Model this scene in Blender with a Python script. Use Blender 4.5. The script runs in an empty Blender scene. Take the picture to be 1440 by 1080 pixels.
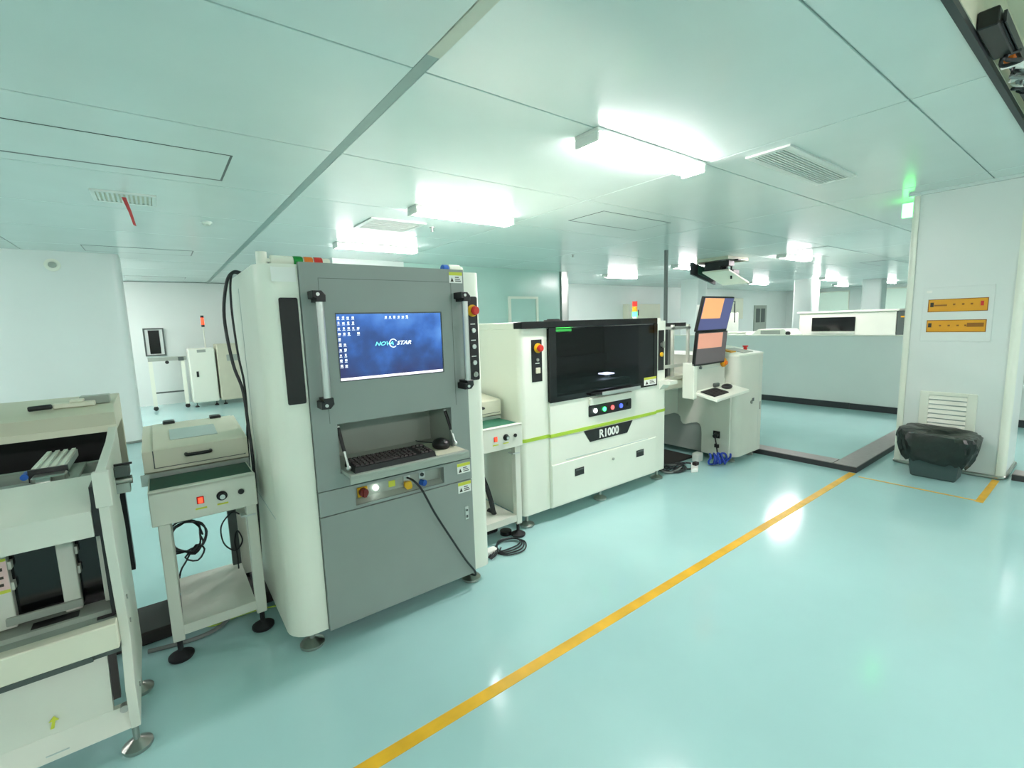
import bpy, bmesh, math, random
from mathutils import Vector, Matrix
random.seed(7)
S = bpy.context.scene
COL = S.collection

# ------------------------------------------------------------------ camera, world, exposure
H = 1.62
YAW, PITCH, ROLL, FPX = .6463, .1298, .03114, 654.2
fwd = Vector((math.sin(YAW)*math.cos(PITCH), math.cos(YAW)*math.cos(PITCH), -math.sin(PITCH)))
rgt = Vector((math.cos(YAW), -math.sin(YAW), 0)); dwn = fwd.cross(rgt)
rr = rgt*math.cos(ROLL)+dwn*math.sin(ROLL); dd = -rgt*math.sin(ROLL)+dwn*math.cos(ROLL)
cam = bpy.data.objects.new('camera', bpy.data.cameras.new('camera')); COL.objects.link(cam)
cam.matrix_world = Matrix(((rr.x, -dd.x, -fwd.x, 0), (rr.y, -dd.y, -fwd.y, 0), (rr.z, -dd.z, -fwd.z, H), (0, 0, 0, 1)))
cam.data.sensor_width = 36; cam.data.lens = FPX/1440*36; cam.data.clip_start = .03
S.camera = cam
W = bpy.data.worlds.new('world'); S.world = W; W.use_nodes = True
W.node_tree.nodes['Background'].inputs[0].default_value = (.75, .9, .88, 1)
W.node_tree.nodes['Background'].inputs[1].default_value = .25
S.view_settings.view_transform = 'Standard'; S.view_settings.look = 'None'
S.view_settings.gamma = 1; S.view_settings.use_curve_mapping = False
S.view_settings.exposure = 2.15
LIGHT = 17.0                       # radiance of the lit tube fixtures
LCOL = (1.0, .905, .925)
ZC = 2.79                          # ceiling height

# ------------------------------------------------------------------ materials
def lin(c):
    return tuple((v/255/12.92 if v/255 <= .04045 else ((v/255+.055)/1.055)**2.4) for v in c)
MATS = {}
def M(name, rgb, rough=.5, metal=0, var=.04, scale=6, bump=0, bscale=60, spec=.5, emit=0, coat=0, stretch=None):
    m = bpy.data.materials.new(name); m.use_nodes = True; nt = m.node_tree; N = nt.nodes; L = nt.links
    p = N['Principled BSDF']; c = lin(rgb)
    tc = N.new('ShaderNodeTexCoord'); no = N.new('ShaderNodeTexNoise'); no.inputs['Scale'].default_value = scale; no.inputs['Detail'].default_value = 4
    src = tc.outputs['Object']
    if stretch:
        mp = N.new('ShaderNodeMapping'); mp.inputs['Scale'].default_value = stretch; L.new(src, mp.inputs[0]); src = mp.outputs[0]
    L.new(src, no.inputs['Vector'])
    rp = N.new('ShaderNodeValToRGB')
    rp.color_ramp.elements[0].position = .3; rp.color_ramp.elements[1].position = .7
    rp.color_ramp.elements[0].color = (*[v*(1-var) for v in c], 1); rp.color_ramp.elements[1].color = (*[min(1, v*(1+var)) for v in c], 1)
    L.new(no.outputs['Fac'], rp.inputs[0]); L.new(rp.outputs[0], p.inputs['Base Color'])
    p.inputs['Roughness'].default_value = rough; p.inputs['Metallic'].default_value = metal
    p.inputs['Specular IOR Level'].default_value = spec; p.inputs['Coat Weight'].default_value = coat; p.inputs['Coat Roughness'].default_value = .08
    if bump:
        b = N.new('ShaderNodeBump'); b.inputs['Strength'].default_value = bump; b.inputs['Distance'].default_value = .01
        n2 = N.new('ShaderNodeTexNoise'); n2.inputs['Scale'].default_value = bscale; L.new(src, n2.inputs['Vector'])
        L.new(n2.outputs['Fac'], b.inputs['Height']); L.new(b.outputs[0], p.inputs['Normal'])
    if emit:
        L.new(rp.outputs[0], p.inputs['Emission Color']); p.inputs['Emission Strength'].default_value = emit
    MATS[name] = m; return m
M('floor', (166, 209, 206), .13, var=.05, scale=1.2, bump=.015, bscale=5, spec=.55)
M('line', (226, 178, 40), .4, var=.18, scale=5)
M('ceil', (216, 229, 223), .22, var=.02, scale=2, spec=.5)
M('joint', (188, 205, 199), .5); M('jointstrip', (150, 170, 163), .5)
M('strip', (205, 208, 190), .5)
M('wall', (222, 231, 225), .32, var=.015, scale=2)
M('wallcool', (186, 222, 210), .22, var=.02, scale=2)
M('skirt', (44, 52, 54), .45)
M('kerb', (142, 140, 136), .5, var=.06, scale=20)
M('kerbdark', (52, 54, 56), .5)
M('white', (232, 238, 222), .33, var=.015, scale=3)
M('cream', (226, 226, 204), .4, var=.02, scale=4)
M('offwhite', (214, 219, 205), .4, var=.03, scale=4)
M('beige', (205, 206, 182), .45, var=.03, scale=5)
M('grey', (142, 153, 146), .42, var=.04, scale=3, bump=.02, bscale=300)
M('greylight', (158, 168, 156), .38, var=.05, scale=5)
M('greydark', (78, 88, 84), .45)
M('black', (22, 24, 24), .4, var=.1)
M('blackgloss', (12, 14, 15), .12)
M('rubber', (26, 28, 30), .65, var=.1)
M('cable', (28, 34, 36), .45)
M('cablegrey', (120, 128, 124), .5)
M('cableblue', (35, 66, 170), .45)
M('alu', (205, 210, 205), .32, metal=.85, var=.03)
M('steel', (170, 172, 165), .28, metal=.95, var=.05)
M('belt', (20, 74, 56), .6, var=.08, scale=20, bump=.08, bscale=400)
M('beltbright', (28, 104, 78), .6, var=.08, scale=20, bump=.08, bscale=400)
M('lime', (170, 205, 62), .4)
M('yellow', (232, 186, 36), .4)
M('amber', (226, 160, 20), .45, var=.05)
M('red', (206, 44, 34), .38)
M('darkred', (118, 30, 24), .4); M('orange', (232, 124, 40), .38)
M('green', (10, 140, 50), .35)
M('blue', (40, 100, 190), .4)
M('ink', (58, 52, 40), .6)
M('inkbrown', (150, 96, 20), .6)
M('paper', (236, 240, 232), .6)
M('labelyellow', (206, 214, 70), .5)
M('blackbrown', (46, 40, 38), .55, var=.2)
M('bag', (30, 40, 36), .3, var=.25, scale=9, bump=.7, bscale=16)
M('bin', (62, 82, 80), .5)
M('pink', (226, 196, 190), .5)
M('ribbon', (196, 74, 72), .6)
M('glassclear', (190, 205, 198), .1)
M('plenum', (226, 222, 198), .7, var=.06, scale=2)
M('housing', (225, 230, 222), .4)
def emis(name, rgb, s):
    return M(name, rgb, .4, emit=s, var=.01)
emis('lampred', (255, 70, 40), .5); emis('lampwhite', (245, 255, 250), 1.2); emis('lampgreen', (60, 255, 120), 1.2)
emis('lampblue', (70, 90, 255), .5); emis('lamppink', (255, 90, 90), .5); emis('taskbar', (250, 240, 255), .3); emis('icon', (240, 245, 250), .25)
emis('exitgreen', (90, 255, 110), 2.0); emis('logo', (225, 245, 255), .3); emis('logoteal', (110, 220, 225), .28)
emis('scr_orange', (244, 166, 112), .16); emis('scr_violet', (84, 86, 134), .12); emis('scr_pink', (214, 150, 128), .13); emis('scr_dim', (96, 88, 90), .08)
emis('spot', (225, 225, 255), 6); emis('bgwindow', (206, 228, 212), .06)
def tube_mat():
    m = bpy.data.materials.new('tube'); m.use_nodes = True; N = m.node_tree.nodes; N.clear()
    e = N.new('ShaderNodeEmission'); e.inputs[0].default_value = (*LCOL, 1); e.inputs[1].default_value = LIGHT
    o = N.new('ShaderNodeOutputMaterial'); m.node_tree.links.new(e.outputs[0], o.inputs[0]); MATS['tube'] = m
tube_mat()
def tinted(name, tint, gl=.06):
    m = bpy.data.materials.new(name); m.use_nodes = True; N = m.node_tree.nodes; N.clear(); L = m.node_tree.links
    t = N.new('ShaderNodeBsdfTransparent'); t.inputs[0].default_value = (*tint, 1)
    g = N.new('ShaderNodeBsdfGlossy'); g.inputs['Roughness'].default_value = .05; g.inputs['Color'].default_value = (.75, .8, .78, 1)
    f = N.new('ShaderNodeFresnel'); f.inputs[0].default_value = 1.42
    x = N.new('ShaderNodeMixShader'); o = N.new('ShaderNodeOutputMaterial')
    ge = N.new('ShaderNodeNewGeometry'); iv = N.new('ShaderNodeMath'); iv.operation = 'SUBTRACT'; iv.inputs[0].default_value = 1; L.new(ge.outputs['Backfacing'], iv.inputs[1])
    mu = N.new('ShaderNodeMath'); mu.operation = 'MULTIPLY'; L.new(f.outputs[0], mu.inputs[0]); L.new(iv.outputs[0], mu.inputs[1])
    L.new(mu.outputs[0], x.inputs[0]); L.new(t.outputs[0], x.inputs[1]); L.new(g.outputs[0], x.inputs[2]); L.new(x.outputs[0], o.inputs[0]); MATS[name] = m
tinted('smoke', (.24, .25, .26)); tinted('pane', (.82, .92, .88))
def screen_mat():
    m = bpy.data.materials.new('nebula'); m.use_nodes = True; N = m.node_tree.nodes; L = m.node_tree.links; p = N['Principled BSDF']
    tc = N.new('ShaderNodeTexCoord'); no = N.new('ShaderNodeTexNoise'); no.inputs['Scale'].default_value = 5.5; no.inputs['Detail'].default_value = 5
    sp = N.new('ShaderNodeSeparateXYZ'); L.new(tc.outputs['Object'], sp.inputs[0]); L.new(tc.outputs['Object'], no.inputs['Vector'])
    mr = N.new('ShaderNodeMapRange'); mr.inputs[1].default_value = -.17; mr.inputs[2].default_value = .17; mr.inputs[3].default_value = -.22; mr.inputs[4].default_value = .2
    L.new(sp.outputs['Z'], mr.inputs[0])
    ad = N.new('ShaderNodeMath'); ad.operation = 'ADD'; L.new(mr.outputs[0], ad.inputs[0]); L.new(no.outputs['Fac'], ad.inputs[1])
    rp = N.new('ShaderNodeValToRGB'); e = rp.color_ramp.elements
    e[0].position = .25; e[0].color = (*lin((42, 48, 98)), 1); e[1].position = .82; e[1].color = (*lin((92, 150, 225)), 1)
    k = e.new(.45); k.color = (*lin((40, 74, 134)), 1); k = e.new(.6); k.color = (*lin((52, 104, 184)), 1)
    L.new(ad.outputs[0], rp.inputs[0]); p.inputs['Base Color'].default_value = (.01, .01, .02, 1); p.inputs['Roughness'].default_value = .2
    L.new(rp.outputs[0], p.inputs['Emission Color']); p.inputs['Emission Strength'].default_value = .27; MATS['nebula'] = m
screen_mat()

# ------------------------------------------------------------------ mesh helpers
class MB:
    def __init__(s): s.b = bmesh.new()
    def _bev(s, vs, w, seg=1):
        if w > 0:
            ed = list({e for v in vs for e in v.link_edges})
            bmesh.ops.bevel(s.b, geom=ed, offset=w, segments=seg, affect='EDGES', profile=.5, clamp_overlap=True)
    def box(s, x0, x1, y0, y1, z0, z1, bev=0, seg=1):
        r = bmesh.ops.create_cube(s.b, size=1); vs = r['verts']
        for v in vs: v.co = Vector(((x0+x1)/2+v.co.x*(x1-x0), (y0+y1)/2+v.co.y*(y1-y0), (z0+z1)/2+v.co.z*(z1-z0)))
        s._bev(vs, bev, seg); return s
    def hexa(s, bot, top, bev=0):
        vs = [s.b.verts.new(Vector(p)) for p in list(bot)+list(top)]
        fs = [s.b.faces.new([vs[i] for i in f]) for f in ((3, 2, 1, 0), (4, 5, 6, 7), (0, 1, 5, 4), (1, 2, 6, 5), (2, 3, 7, 6), (3, 0, 4, 7))]
        bmesh.ops.recalc_face_normals(s.b, faces=fs); s._bev(vs, bev); return s
    def prism(s, poly, ax, a0, a1, bev=0):
        def P(p, a): return {'x': (a, p[0], p[1]), 'y': (p[0], a, p[1]), 'z': (p[0], p[1], a)}[ax]
        A = [s.b.verts.new(P(p, a0)) for p in poly]; B = [s.b.verts.new(P(p, a1)) for p in poly]; n = len(poly)
        fs = [s.b.faces.new(A), s.b.faces.new(B[::-1])]+[s.b.faces.new((A[i], B[i], B[(i+1) % n], A[(i+1) % n])) for i in range(n)]
        bmesh.ops.recalc_face_normals(s.b, faces=fs)
        if bev:
            ed = list({e for f in fs[:2] for e in f.edges}); bmesh.ops.bevel(s.b, geom=ed, offset=bev, segments=1, affect='EDGES', clamp_overlap=True)
        return s
    def cyl(s, p0, p1, r, n=16, r2=None, bev=0):
        p0 = Vector(p0); p1 = Vector(p1); d = p1-p0
        m = Matrix.Translation((p0+p1)/2) @ d.to_track_quat('Z', 'Y').to_matrix().to_4x4()
        r_ = bmesh.ops.create_cone(s.b, cap_ends=True, segments=n, radius1=r, radius2=r if r2 is None else r2, depth=d.length, matrix=m)
        if bev:
            ed = [e for e in {e for v in r_['verts'] for e in v.link_edges} if any(len(f.verts) > 4 for f in e.link_faces)]
            bmesh.ops.bevel(s.b, geom=ed, offset=bev, segments=2, affect='EDGES', clamp_overlap=True)
        return s
    def ball(s, c, rx, ry, rz, u=16, v=10):
        r = bmesh.ops.create_uvsphere(s.b, u_segments=u, v_segments=v, radius=1)
        for q in r['verts']: q.co = Vector((c[0]+q.co.x*rx, c[1]+q.co.y*ry, c[2]+q.co.z*rz))
        return s
    def tube(s, pts, r, n=8, sub=6):
        P = [Vector(p) for p in pts]
        if sub > 1 and len(P) > 2:
            Q = []
            for i in range(len(P)-1):
                a, b, c, d = P[max(i-1, 0)], P[i], P[i+1], P[min(i+2, len(P)-1)]
                for k in range(sub):
                    t = k/sub; Q.append(.5*((2*b)+(c-a)*t+(2*a-5*b+4*c-d)*t*t+(3*b-a-3*c+d)*t**3))
            P = Q+[P[-1]]
        up = Vector((0, 0, 1)); rings = []; prev = None
        for i, p in enumerate(P):
            t = (P[min(i+1, len(P)-1)]-P[max(i-1, 0)]).normalized()
            if prev is None: x = t.cross(up if abs(t.z) < .9 else Vector((1, 0, 0))).normalized()
            else: x = (prev-t*prev.dot(t)).normalized()
            prev = x; y = t.cross(x)
            rings.append([s.b.verts.new(p+(x*math.cos(2*math.pi*k/n)+y*math.sin(2*math.pi*k/n))*r) for k in range(n)])
        for a, b in zip(rings, rings[1:]):
            for k in range(n): s.b.faces.new((a[k], a[(k+1) % n], b[(k+1) % n], b[k]))
        s.b.faces.new(rings[0][::-1]); s.b.faces.new(rings[-1]); return s
    def lathe(s, c, prof, n=20):
        R = [[s.b.verts.new((c[0]+r*math.cos(2*math.pi*k/n), c[1]+r*math.sin(2*math.pi*k/n), c[2]+z)) for k in range(n)] for r, z in prof]
        for a, b in zip(R, R[1:]):
            for k in range(n): s.b.faces.new((a[k], a[(k+1) % n], b[(k+1) % n], b[k]))
        s.b.faces.new(R[0][::-1]); s.b.faces.new(R[-1]); return s
    def xf(s, m):
        bmesh.ops.transform(s.b, matrix=m, verts=s.b.verts); return s
def B(*a, **k): return MB().box(*a, **k)
def rrect(x0, x1, y0, y1, rad, n=6):
    # rad: (x0y0, x1y0, x1y1, x0y1)
    out = []
    for (cx, cy, a0), r in zip(((x0, y0, 180), (x1, y0, 270), (x1, y1, 0), (x0, y1, 90)), rad):
        if r <= 0: out.append((cx, cy)); continue
        ox = cx+r if cx == x0 else cx-r; oy = cy+r if cy == y0 else cy-r
        for k in range(n+1):
            a = math.radians(a0+90*k/n); out.append((ox+r*math.cos(a), oy+r*math.sin(a)))
    return out
ORG = {}
def tags(o, label=None, cat=None, group=None, kind=None):
    for k, v in (('label', label), ('category', cat), ('group', group), ('kind', kind)):
        if v: o[k] = v
def root(name, loc, label, cat, group=None, kind=None):
    o = bpy.data.objects.new(name, None); COL.objects.link(o); o.location = loc; o.empty_display_size = .1
    ORG[o] = Vector(loc); tags(o, label, cat, group, kind); return o
def part(name, mb, mat, parent=None, label=None, cat=None, group=None, kind=None, smooth=True):
    b = mb.b; co = [v.co for v in b.verts]
    lo = Vector([min(c[i] for c in co) for i in range(3)]); hi = Vector([max(c[i] for c in co) for i in range(3)])
    c = (lo+hi)/2
    if parent is None: c.z = lo.z
    bmesh.ops.translate(b, verts=b.verts, vec=-c)
    me = bpy.data.meshes.new(name); b.to_mesh(me); b.free()
    if smooth:
        me.polygons.foreach_set('use_smooth', [True]*len(me.polygons)); me.set_sharp_from_angle(angle=math.radians(35))
    me.materials.append(MATS[mat])
    o = bpy.data.objects.new(name, me); COL.objects.link(o); ORG[o] = c
    if parent is not None: o.parent = parent; o.location = c-ORG[parent]
    else: o.location = c
    tags(o, label, cat, group, kind); return o
def inst(src, parent, world):
    o = src.copy(); COL.objects.link(o); o.parent = parent
    o.location = Vector(world)-(ORG[parent] if parent else Vector((0, 0, 0))); ORG[o] = Vector(world); return o
def kids(o): return [c for c in bpy.data.objects if c.parent is o]
def copytree(o, d, parent=None, **tg):
    c = o.copy(); COL.objects.link(c); c.parent = parent
    if parent is None: c.location = o.location+Vector(d); ORG[c] = ORG[o]+Vector(d)
    for k in kids(o): copytree(k, d, c)
    tags(c, **tg); return c
def text_mb(txt, size, ext, origin, shear=0, off=0, sx=1.0):
    """flat lettering standing in the XZ plane, facing -Y, starting at origin"""
    cu = bpy.data.curves.new('lettering', 'FONT'); cu.body = txt; cu.size = size; cu.extrude = ext; cu.shear = shear; cu.offset = off; cu.resolution_u = 3
    t = bpy.data.objects.new('lettering', cu); COL.objects.link(t)
    dg = bpy.context.evaluated_depsgraph_get(); me = bpy.data.meshes.new_from_object(t.evaluated_get(dg))
    m = MB(); m.b.from_mesh(me); bpy.data.objects.remove(t); bpy.data.meshes.remove(me); bpy.data.curves.remove(cu)
    m.xf(Matrix.Translation(origin) @ Matrix.Rotation(math.pi/2, 4, 'X') @ Matrix.Scale(sx, 4, (1, 0, 0))); return m
def lev_foot(x, y, z1, parent, mat='steel', r=.055, name='levelling_foot'):
    m = MB().lathe((x, y, 0), [(r*.9, 0), (r, .008), (r, .018), (r*.55, .032), (r*.3, .04), (r*.22, .042), (r*.22, z1)], 20)
    return part(name, m, mat, parent)
def estop(x, y, z, parent, r=.028):
    b = part('emergency_stop', MB().cyl((x, y, z), (x, y-.012, z), r*1.25, 20, bev=.003), 'yellow', parent, label='red emergency stop button on a yellow collar')
    part('stop_head', MB().cyl((x, y-.012, z), (x, y-.03, z), r*.55, 16).cyl((x, y-.03, z), (x, y-.048, z), r, 20, r2=r*.8, bev=.004), 'red', b); return b

# ------------------------------------------------------------------ the setting
part('floor', B(-7, 26, -5, 13.6, -.1, 0), 'floor', label='glossy turquoise epoxy floor', cat='floor', kind='structure')
FL = bpy.data.objects['floor']
part('floor_line', MB().box(-2.6, 5.50, 1.545, 1.605, 0, .0015), 'line', FL, label='long yellow floor marking line')
part('floor_line', MB().box(5.38, 6.2, .615, .665, 0, .0015), 'line', FL, label='short yellow floor marking line by the column')
part('floor_line', MB().box(5.40, 5.425, .665, 1.5, 0, .0012), 'line', FL, label='thin faded floor line in front of the waste bin')
cs = MB().box(-7, 26, .53, 13.6, ZC+.012, ZC+.09).box(-7, 26, -5, -1.4, ZC+.012, ZC+.09)
CE = part('ceiling', cs, 'joint', label='ceiling of large glossy pale panels with thin grey joints', cat='ceiling', kind='structure')
XS = [1.09+2.4*k for k in range(-4, 11)]; YS = [.85+1.232*k for k in range(-5, 11)]
pc = {}
for i in range(len(XS)-1):
    for j in range(-1, len(YS)-1):
        x0, x1 = XS[i], XS[i+1]; y0, y1 = (YS[j], YS[j+1]) if j >= 0 else (-5, YS[0])
        g0 = .032 if i == 4 else .006; g1 = .032 if i == 3 else .006
        if y1 > 13.4: y1 = 13.6
        if y0 < .5 < y1: y0 = .53
        elif y1 <= .5 and y1 > -1.4:
            if y0 < -1.45: y1 = -1.4
            else: continue
        key = (round(x1-x0, 2), round(y1-y0, 2), g0, g1); w = ((x0+g0+x1-g1)/2, (y0+y1)/2, ZC+.006)
        if key in pc: inst(pc[key], CE, w)
        else: pc[key] = part('ceiling_panel', B(x0+g0, x1-g1, y0+.005, y1-.005, ZC, ZC+.012, bev=.002), 'ceil', CE)
part('joint_cover', B(1.06, 1.12, .53, 1.94, ZC-.004, ZC+.012), 'strip', CE, label='cream joint cover strip')
part('joint_cover', B(1.06, 1.12, 1.94, 13.5, ZC+.002, ZC+.012), 'jointstrip', CE)
# open strip of ceiling above the aisle
part('trim_1', MB().box(-7, 26, .503, .53, ZC-.02, ZC+.012), 'kerbdark', label='black metal edge trim of the open ceiling strip', cat='trim', kind='structure')
part('ceiling_void', MB().box(-7, 26, -1.5, .56, 3.12, 3.2).box(-7, 26, -1.42, -1.4, ZC, 3.12).box(-7, 26, .50, .53, ZC+.012, 3.12), 'plenum', label='cream slab showing above the open ceiling strip', cat='ceiling', kind='structure')
part('wall_back', B(-7, 2.6, 13.4, 13.6, 0, ZC), 'wall', label='white panel wall at the far left behind the small cabinets', cat='wall', kind='structure')
part('wall_left', B(-7.2, -7, -5, 13.6, 0, ZC), 'wall', label='white panel wall at the left end of the hall', cat='wall', kind='structure')
part('wall_front', B(-7, 26, -5.2, -5, 0, ZC), 'wall', label='white panel wall behind the viewer', cat='wall', kind='structure')
part('wall_right', B(25.8, 26, -5, 10.7, 0, ZC), 'wall', label='white panel wall at the far right end of the hall', cat='wall', kind='structure')
part('wall_rear', B(8.0, 26, 10.7, 10.9, 0, ZC), 'wall', label='pale far wall above the printer and its pipe', cat='wall', kind='structure')
WM = part('wall_middle', MB().prism(rrect(3.72, 7.75, 8.2, 13.5, (0, .12, 0, 0)), 'z', 0, ZC), 'wallcool', label='pale teal glossy wall block behind the big grey and white machines', cat='wall', kind='structure')
part('trim_2', MB().prism(rrect(7.75, 8.05, 8.2, 13.5, (0, .14, 0, 0)), 'z', 0, ZC), 'alu', label='bright rounded metal corner at the right end of the teal wall', cat='trim', kind='structure')
part('wall_bay', B(2.45, 3.72, 8.1, 13.5, 0, ZC), 'wall', label='bright white wall bay right above the grey machine', cat='wall', kind='structure')
D = part('door_1', MB().box(6.2, 6.92, 8.185, 8.2, 0, 2.15), 'wallcool', label='pale teal door with light frame in the teal wall', cat='door', kind='structure')
part('door_frame', MB().box(6.14, 6.2, 8.16, 8.2, 0, 2.2).box(6.92, 6.98, 8.16, 8.2, 0, 2.2).box(6.2, 6.92, 8.16, 8.2, 2.15, 2.2), 'lime', D).data.materials[0] = MATS['white']
# columns
def column(name, x0, x1, y0, y1, label, r=.06, flange=True):
    c = part(name, MB().prism(rrect(x0, x1, y0, y1, (r,)*4), 'z', 0, ZC), 'wall', label=label, cat='column', kind='structure')
    if flange: part('base_flange', MB().prism(rrect(x0-.02, x1+.02, y0-.02, y1+.02, (r,)*4), 'z', 0, .035, bev=.01), 'steel', c, label='bright metal base flange')
    return c
CR = column('column', 6.24, 7.0, .6, 1.42, 'white boxed column with two yellow strips and a louvre')
for yy in (.6, 1.42):
    a, b = (yy-.012, yy+.05) if yy < 1 else (yy-.05, yy+.012)
    rad = (.05, 0, 0, 0) if yy < 1 else (0, 0, 0, .05)
    part('corner_trim', MB().prism(rrect(6.228, 6.30, a, b, rad), 'z', .035, ZC-.03), 'white', CR)
part('head_trim', B(6.2, 7.02, .55, 1.46, ZC-.03, ZC), 'ceil', CR)
column('column', -2.4, -.33, 8.95, 9.7, 'wide white column wall at the far left edge', r=.1)
column('column', 13.2, 13.75, 8.0, 8.6, 'white far column left of the raised monitor', r=.06)
column('column', 17.6, 18.25, 6.5, 7.1, 'white far column right of the wall door', r=.06)
column('column', 20.6, 21.2, 5.4, 6.0, 'pale far column above the white cabinet with a dark window', r=.06)
part('baseboard_rear', B(8.05, 25.8, 10.66, 10.7, 0, .12), 'skirt', label='dark skirting along the far wall', cat='baseboard', kind='structure')
# half wall and threshold
HW = part('wall_half', B(9.23, 9.31, -1.0, 8.0, .1, 1.235, bev=.004), 'wall', label='low half-height partition wall behind the threshold', cat='wall', kind='structure')
part('baseboard_half', MB().box(9.215, 9.325, -1.0, 2.75, 0, .1).box(9.205, 9.335, 2.75, 8.0, 0, .105), 'skirt', HW, label='black skirting')
part('cap_rail', B(9.222, 9.318, -1.0, 8.0, 1.235, 1.25), 'white', HW)
def kerb(nm, x0, x1, y0, y1, lb):
    k = part(nm, B(x0, x1, y0, y1, 0, .055), 'kerbdark', label=lb, cat='threshold', kind='structure')
    part('top_plate', B(x0+.004, x1-.004, y0+.004, y1-.004, .055, .062), 'kerb', k); return k
kerb('trim_3', 5.52, 5.72, 1.76, 4.6, 'grey floor threshold running behind the white end cabinet')
kerb('trim_4', 5.52, 9.2, 1.55, 1.76, 'grey floor threshold running past the column to the half wall')
kerb('trim_5', 6.3, 6.5, -2.4, .55, 'grey floor threshold to the right of the column')

# ------------------------------------------------------------------ ceiling fittings
def light(x, y, label, group=None, hw=.6):
    t = root('ceiling_light', (x, y, ZC), label, 'light', group)
    part('housing', B(x-hw, x+hw, y-.1, y+.1, ZC-.025, ZC, bev=.004), 'housing', t)
    part('diffuser', MB().prism([(y-.095, ZC-.025), (y-.085, ZC-.06), (y-.05, ZC-.075), (y+.05, ZC-.075), (y+.085, ZC-.06), (y+.095, ZC-.025)], 'x', x-hw+.02, x+hw-.02), 'tube', t)
    for s in (-1, 1): part('end_cap', B(x+s*hw-.02*(s > 0), x+s*hw+.02*(s < 0), y-.098, y+.098, ZC-.078, ZC-.025, bev=.004), 'housing', t)
    return t
light(2.86, 2.15, 'long tube light nearest the viewer, left of the ceiling air grille')
light(2.72, 4.36, 'tube light above and behind the grey machine, second of the row')
light(2.66, 6.65, 'tube light just over the top edge of the grey machine')
light(9.92, 8.25, 'small far tube light left of the grey pipe')
light(9.88, 6.2, 'far tube light just left of the open ceiling hatch')
light(10.42, 4.2, 'far tube light above the half wall')
light(17.2, 8.1, 'tiny far tube light right of the open ceiling hatch')
light(18.1, 6.2, 'tiny far tube light above the white cabinet with a dark window')
light(22.7, 7.35, 'tiny farthest tube light left of the boxed column', 'farthest lights')
light(22.7, 5.75, 'tiny farthest tube light at the edge of the boxed column', 'farthest lights')
for x, y in ((-4.4, 2.2), (-4.4, 4.4), (-4.4, 6.6), (-1.25, 10.7), (-2.3, 12.4), (-4.4, -2.4), (-.8, -2.4), (2.86, -2.4), (6.4, -2.4), (9.9, -2.4), (9.9, 1.0), (17.2, 1.0)):  # unseen fixtures added to light the hall, some behind the wide column
    light(x, y, 'unseen tube light added to brighten the hall', 'added fill lights outside the view')
def access(x0, x1, y0, y1, label, nm='ceiling_access_panel', drop=.008):
    t = root(nm, ((x0+x1)/2, (y0+y1)/2, ZC), label, 'panel')
    part('backing', B(x0, x1, y0, y1, ZC-.003, ZC), 'greydark', t)
    part('cover', B(x0+.012, x1-.016, y0+.004, y1-.03, ZC-.0042, ZC-.003), 'ceil', t)
access(-.67, .53, 3.73, 4.37, 'large rectangular access panel in the ceiling at the left edge')
access(-.66, .55, 8.22, 8.75, 'narrow-looking ceiling access panel above the wide left column')
access(-.4, .62, 12.1, 12.5, 'small far ceiling panel by the back wall')
access(3.97, 5.2, 3.53, 4.07, 'rectangular ceiling access panel beyond the long tube light')
access(9.5, 11.3, 3.3, 3.9, 'far ceiling access panel above the half wall')
access(13.5, 15.0, 3.4, 4.0, 'far ceiling access panel beside the boxed column')
def grille(x0, x1, y0, y1, label, n, along, dark='greydark', fr=.05):
    t = root('air_grille', ((x0+x1)/2, (y0+y1)/2, ZC), label, 'air grille')
    part('backing', B(x0+fr*.5, x1-fr*.5, y0+fr*.5, y1-fr*.5, ZC-.004, ZC), dark, t)
    m = MB()
    m.box(x0, x1, y0, y0+fr, ZC-.014, ZC).box(x0, x1, y1-fr, y1, ZC-.014, ZC).box(x0, x0+fr, y0+fr, y1-fr, ZC-.014, ZC).box(x1-fr, x1, y0+fr, y1-fr, ZC-.014, ZC)
    part('frame', m, 'housing', t)
    for k in range(n):
        if along == 'x':
            c = y0+fr+(y1-y0-2*fr)*(k+.5)/n; w = (y1-y0-2*fr)/n*.26; b = B(x0+fr, x1-fr, c-w, c+w, ZC-.012, ZC-.004)
        else:
            c = x0+fr+(x1-x0-2*fr)*(k+.5)/n; w = (x1-x0-2*fr)/n*.26; b = B(c-w, c+w, y0+fr, y1-fr, ZC-.012, ZC-.004)
        part('slat', b, 'housing', t)
grille(3.62, 4.92, 1.52, 1.83, 'long ceiling air grille with dark slats right of the tube light', 9, 'x', fr=.045)
grille(-.31, .12, 5.1, 5.48, 'small ceiling air grille with a red ribbon at the left', 12, 'y', dark='beige', fr=.03)
grille(1.95, 2.6, 4.98, 5.55, 'ceiling air grille partly behind the second tube light', 8, 'x', fr=.05)
part('ribbon', MB().prism([(-.115, 2.77), (-.085, 2.77), (-.06, 2.66), (-.04, 2.54), (-.06, 2.55), (-.08, 2.65)], 'y', 5.2, 5.204), 'ribbon', label='red ribbon hanging from the small ceiling grille', cat='ribbon')
def sprinkler(x, y, label):
    t = root('sprinkler_head', (x, y, ZC), label, 'sprinkler')
    part('rosette', MB().cyl((x, y, ZC-.008), (x, y, ZC), .035), 'steel', t)
    part('nozzle', MB().cyl((x, y, ZC-.045), (x, y, ZC-.008), .012).cyl((x, y, ZC-.05), (x, y, ZC-.045), .025), 'steel', t)
sprinkler(2.77, 5.17, 'small sprinkler head below the second tube light')
sprinkler(6.0, 6.05, 'small far sprinkler head near the teal wall')
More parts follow.
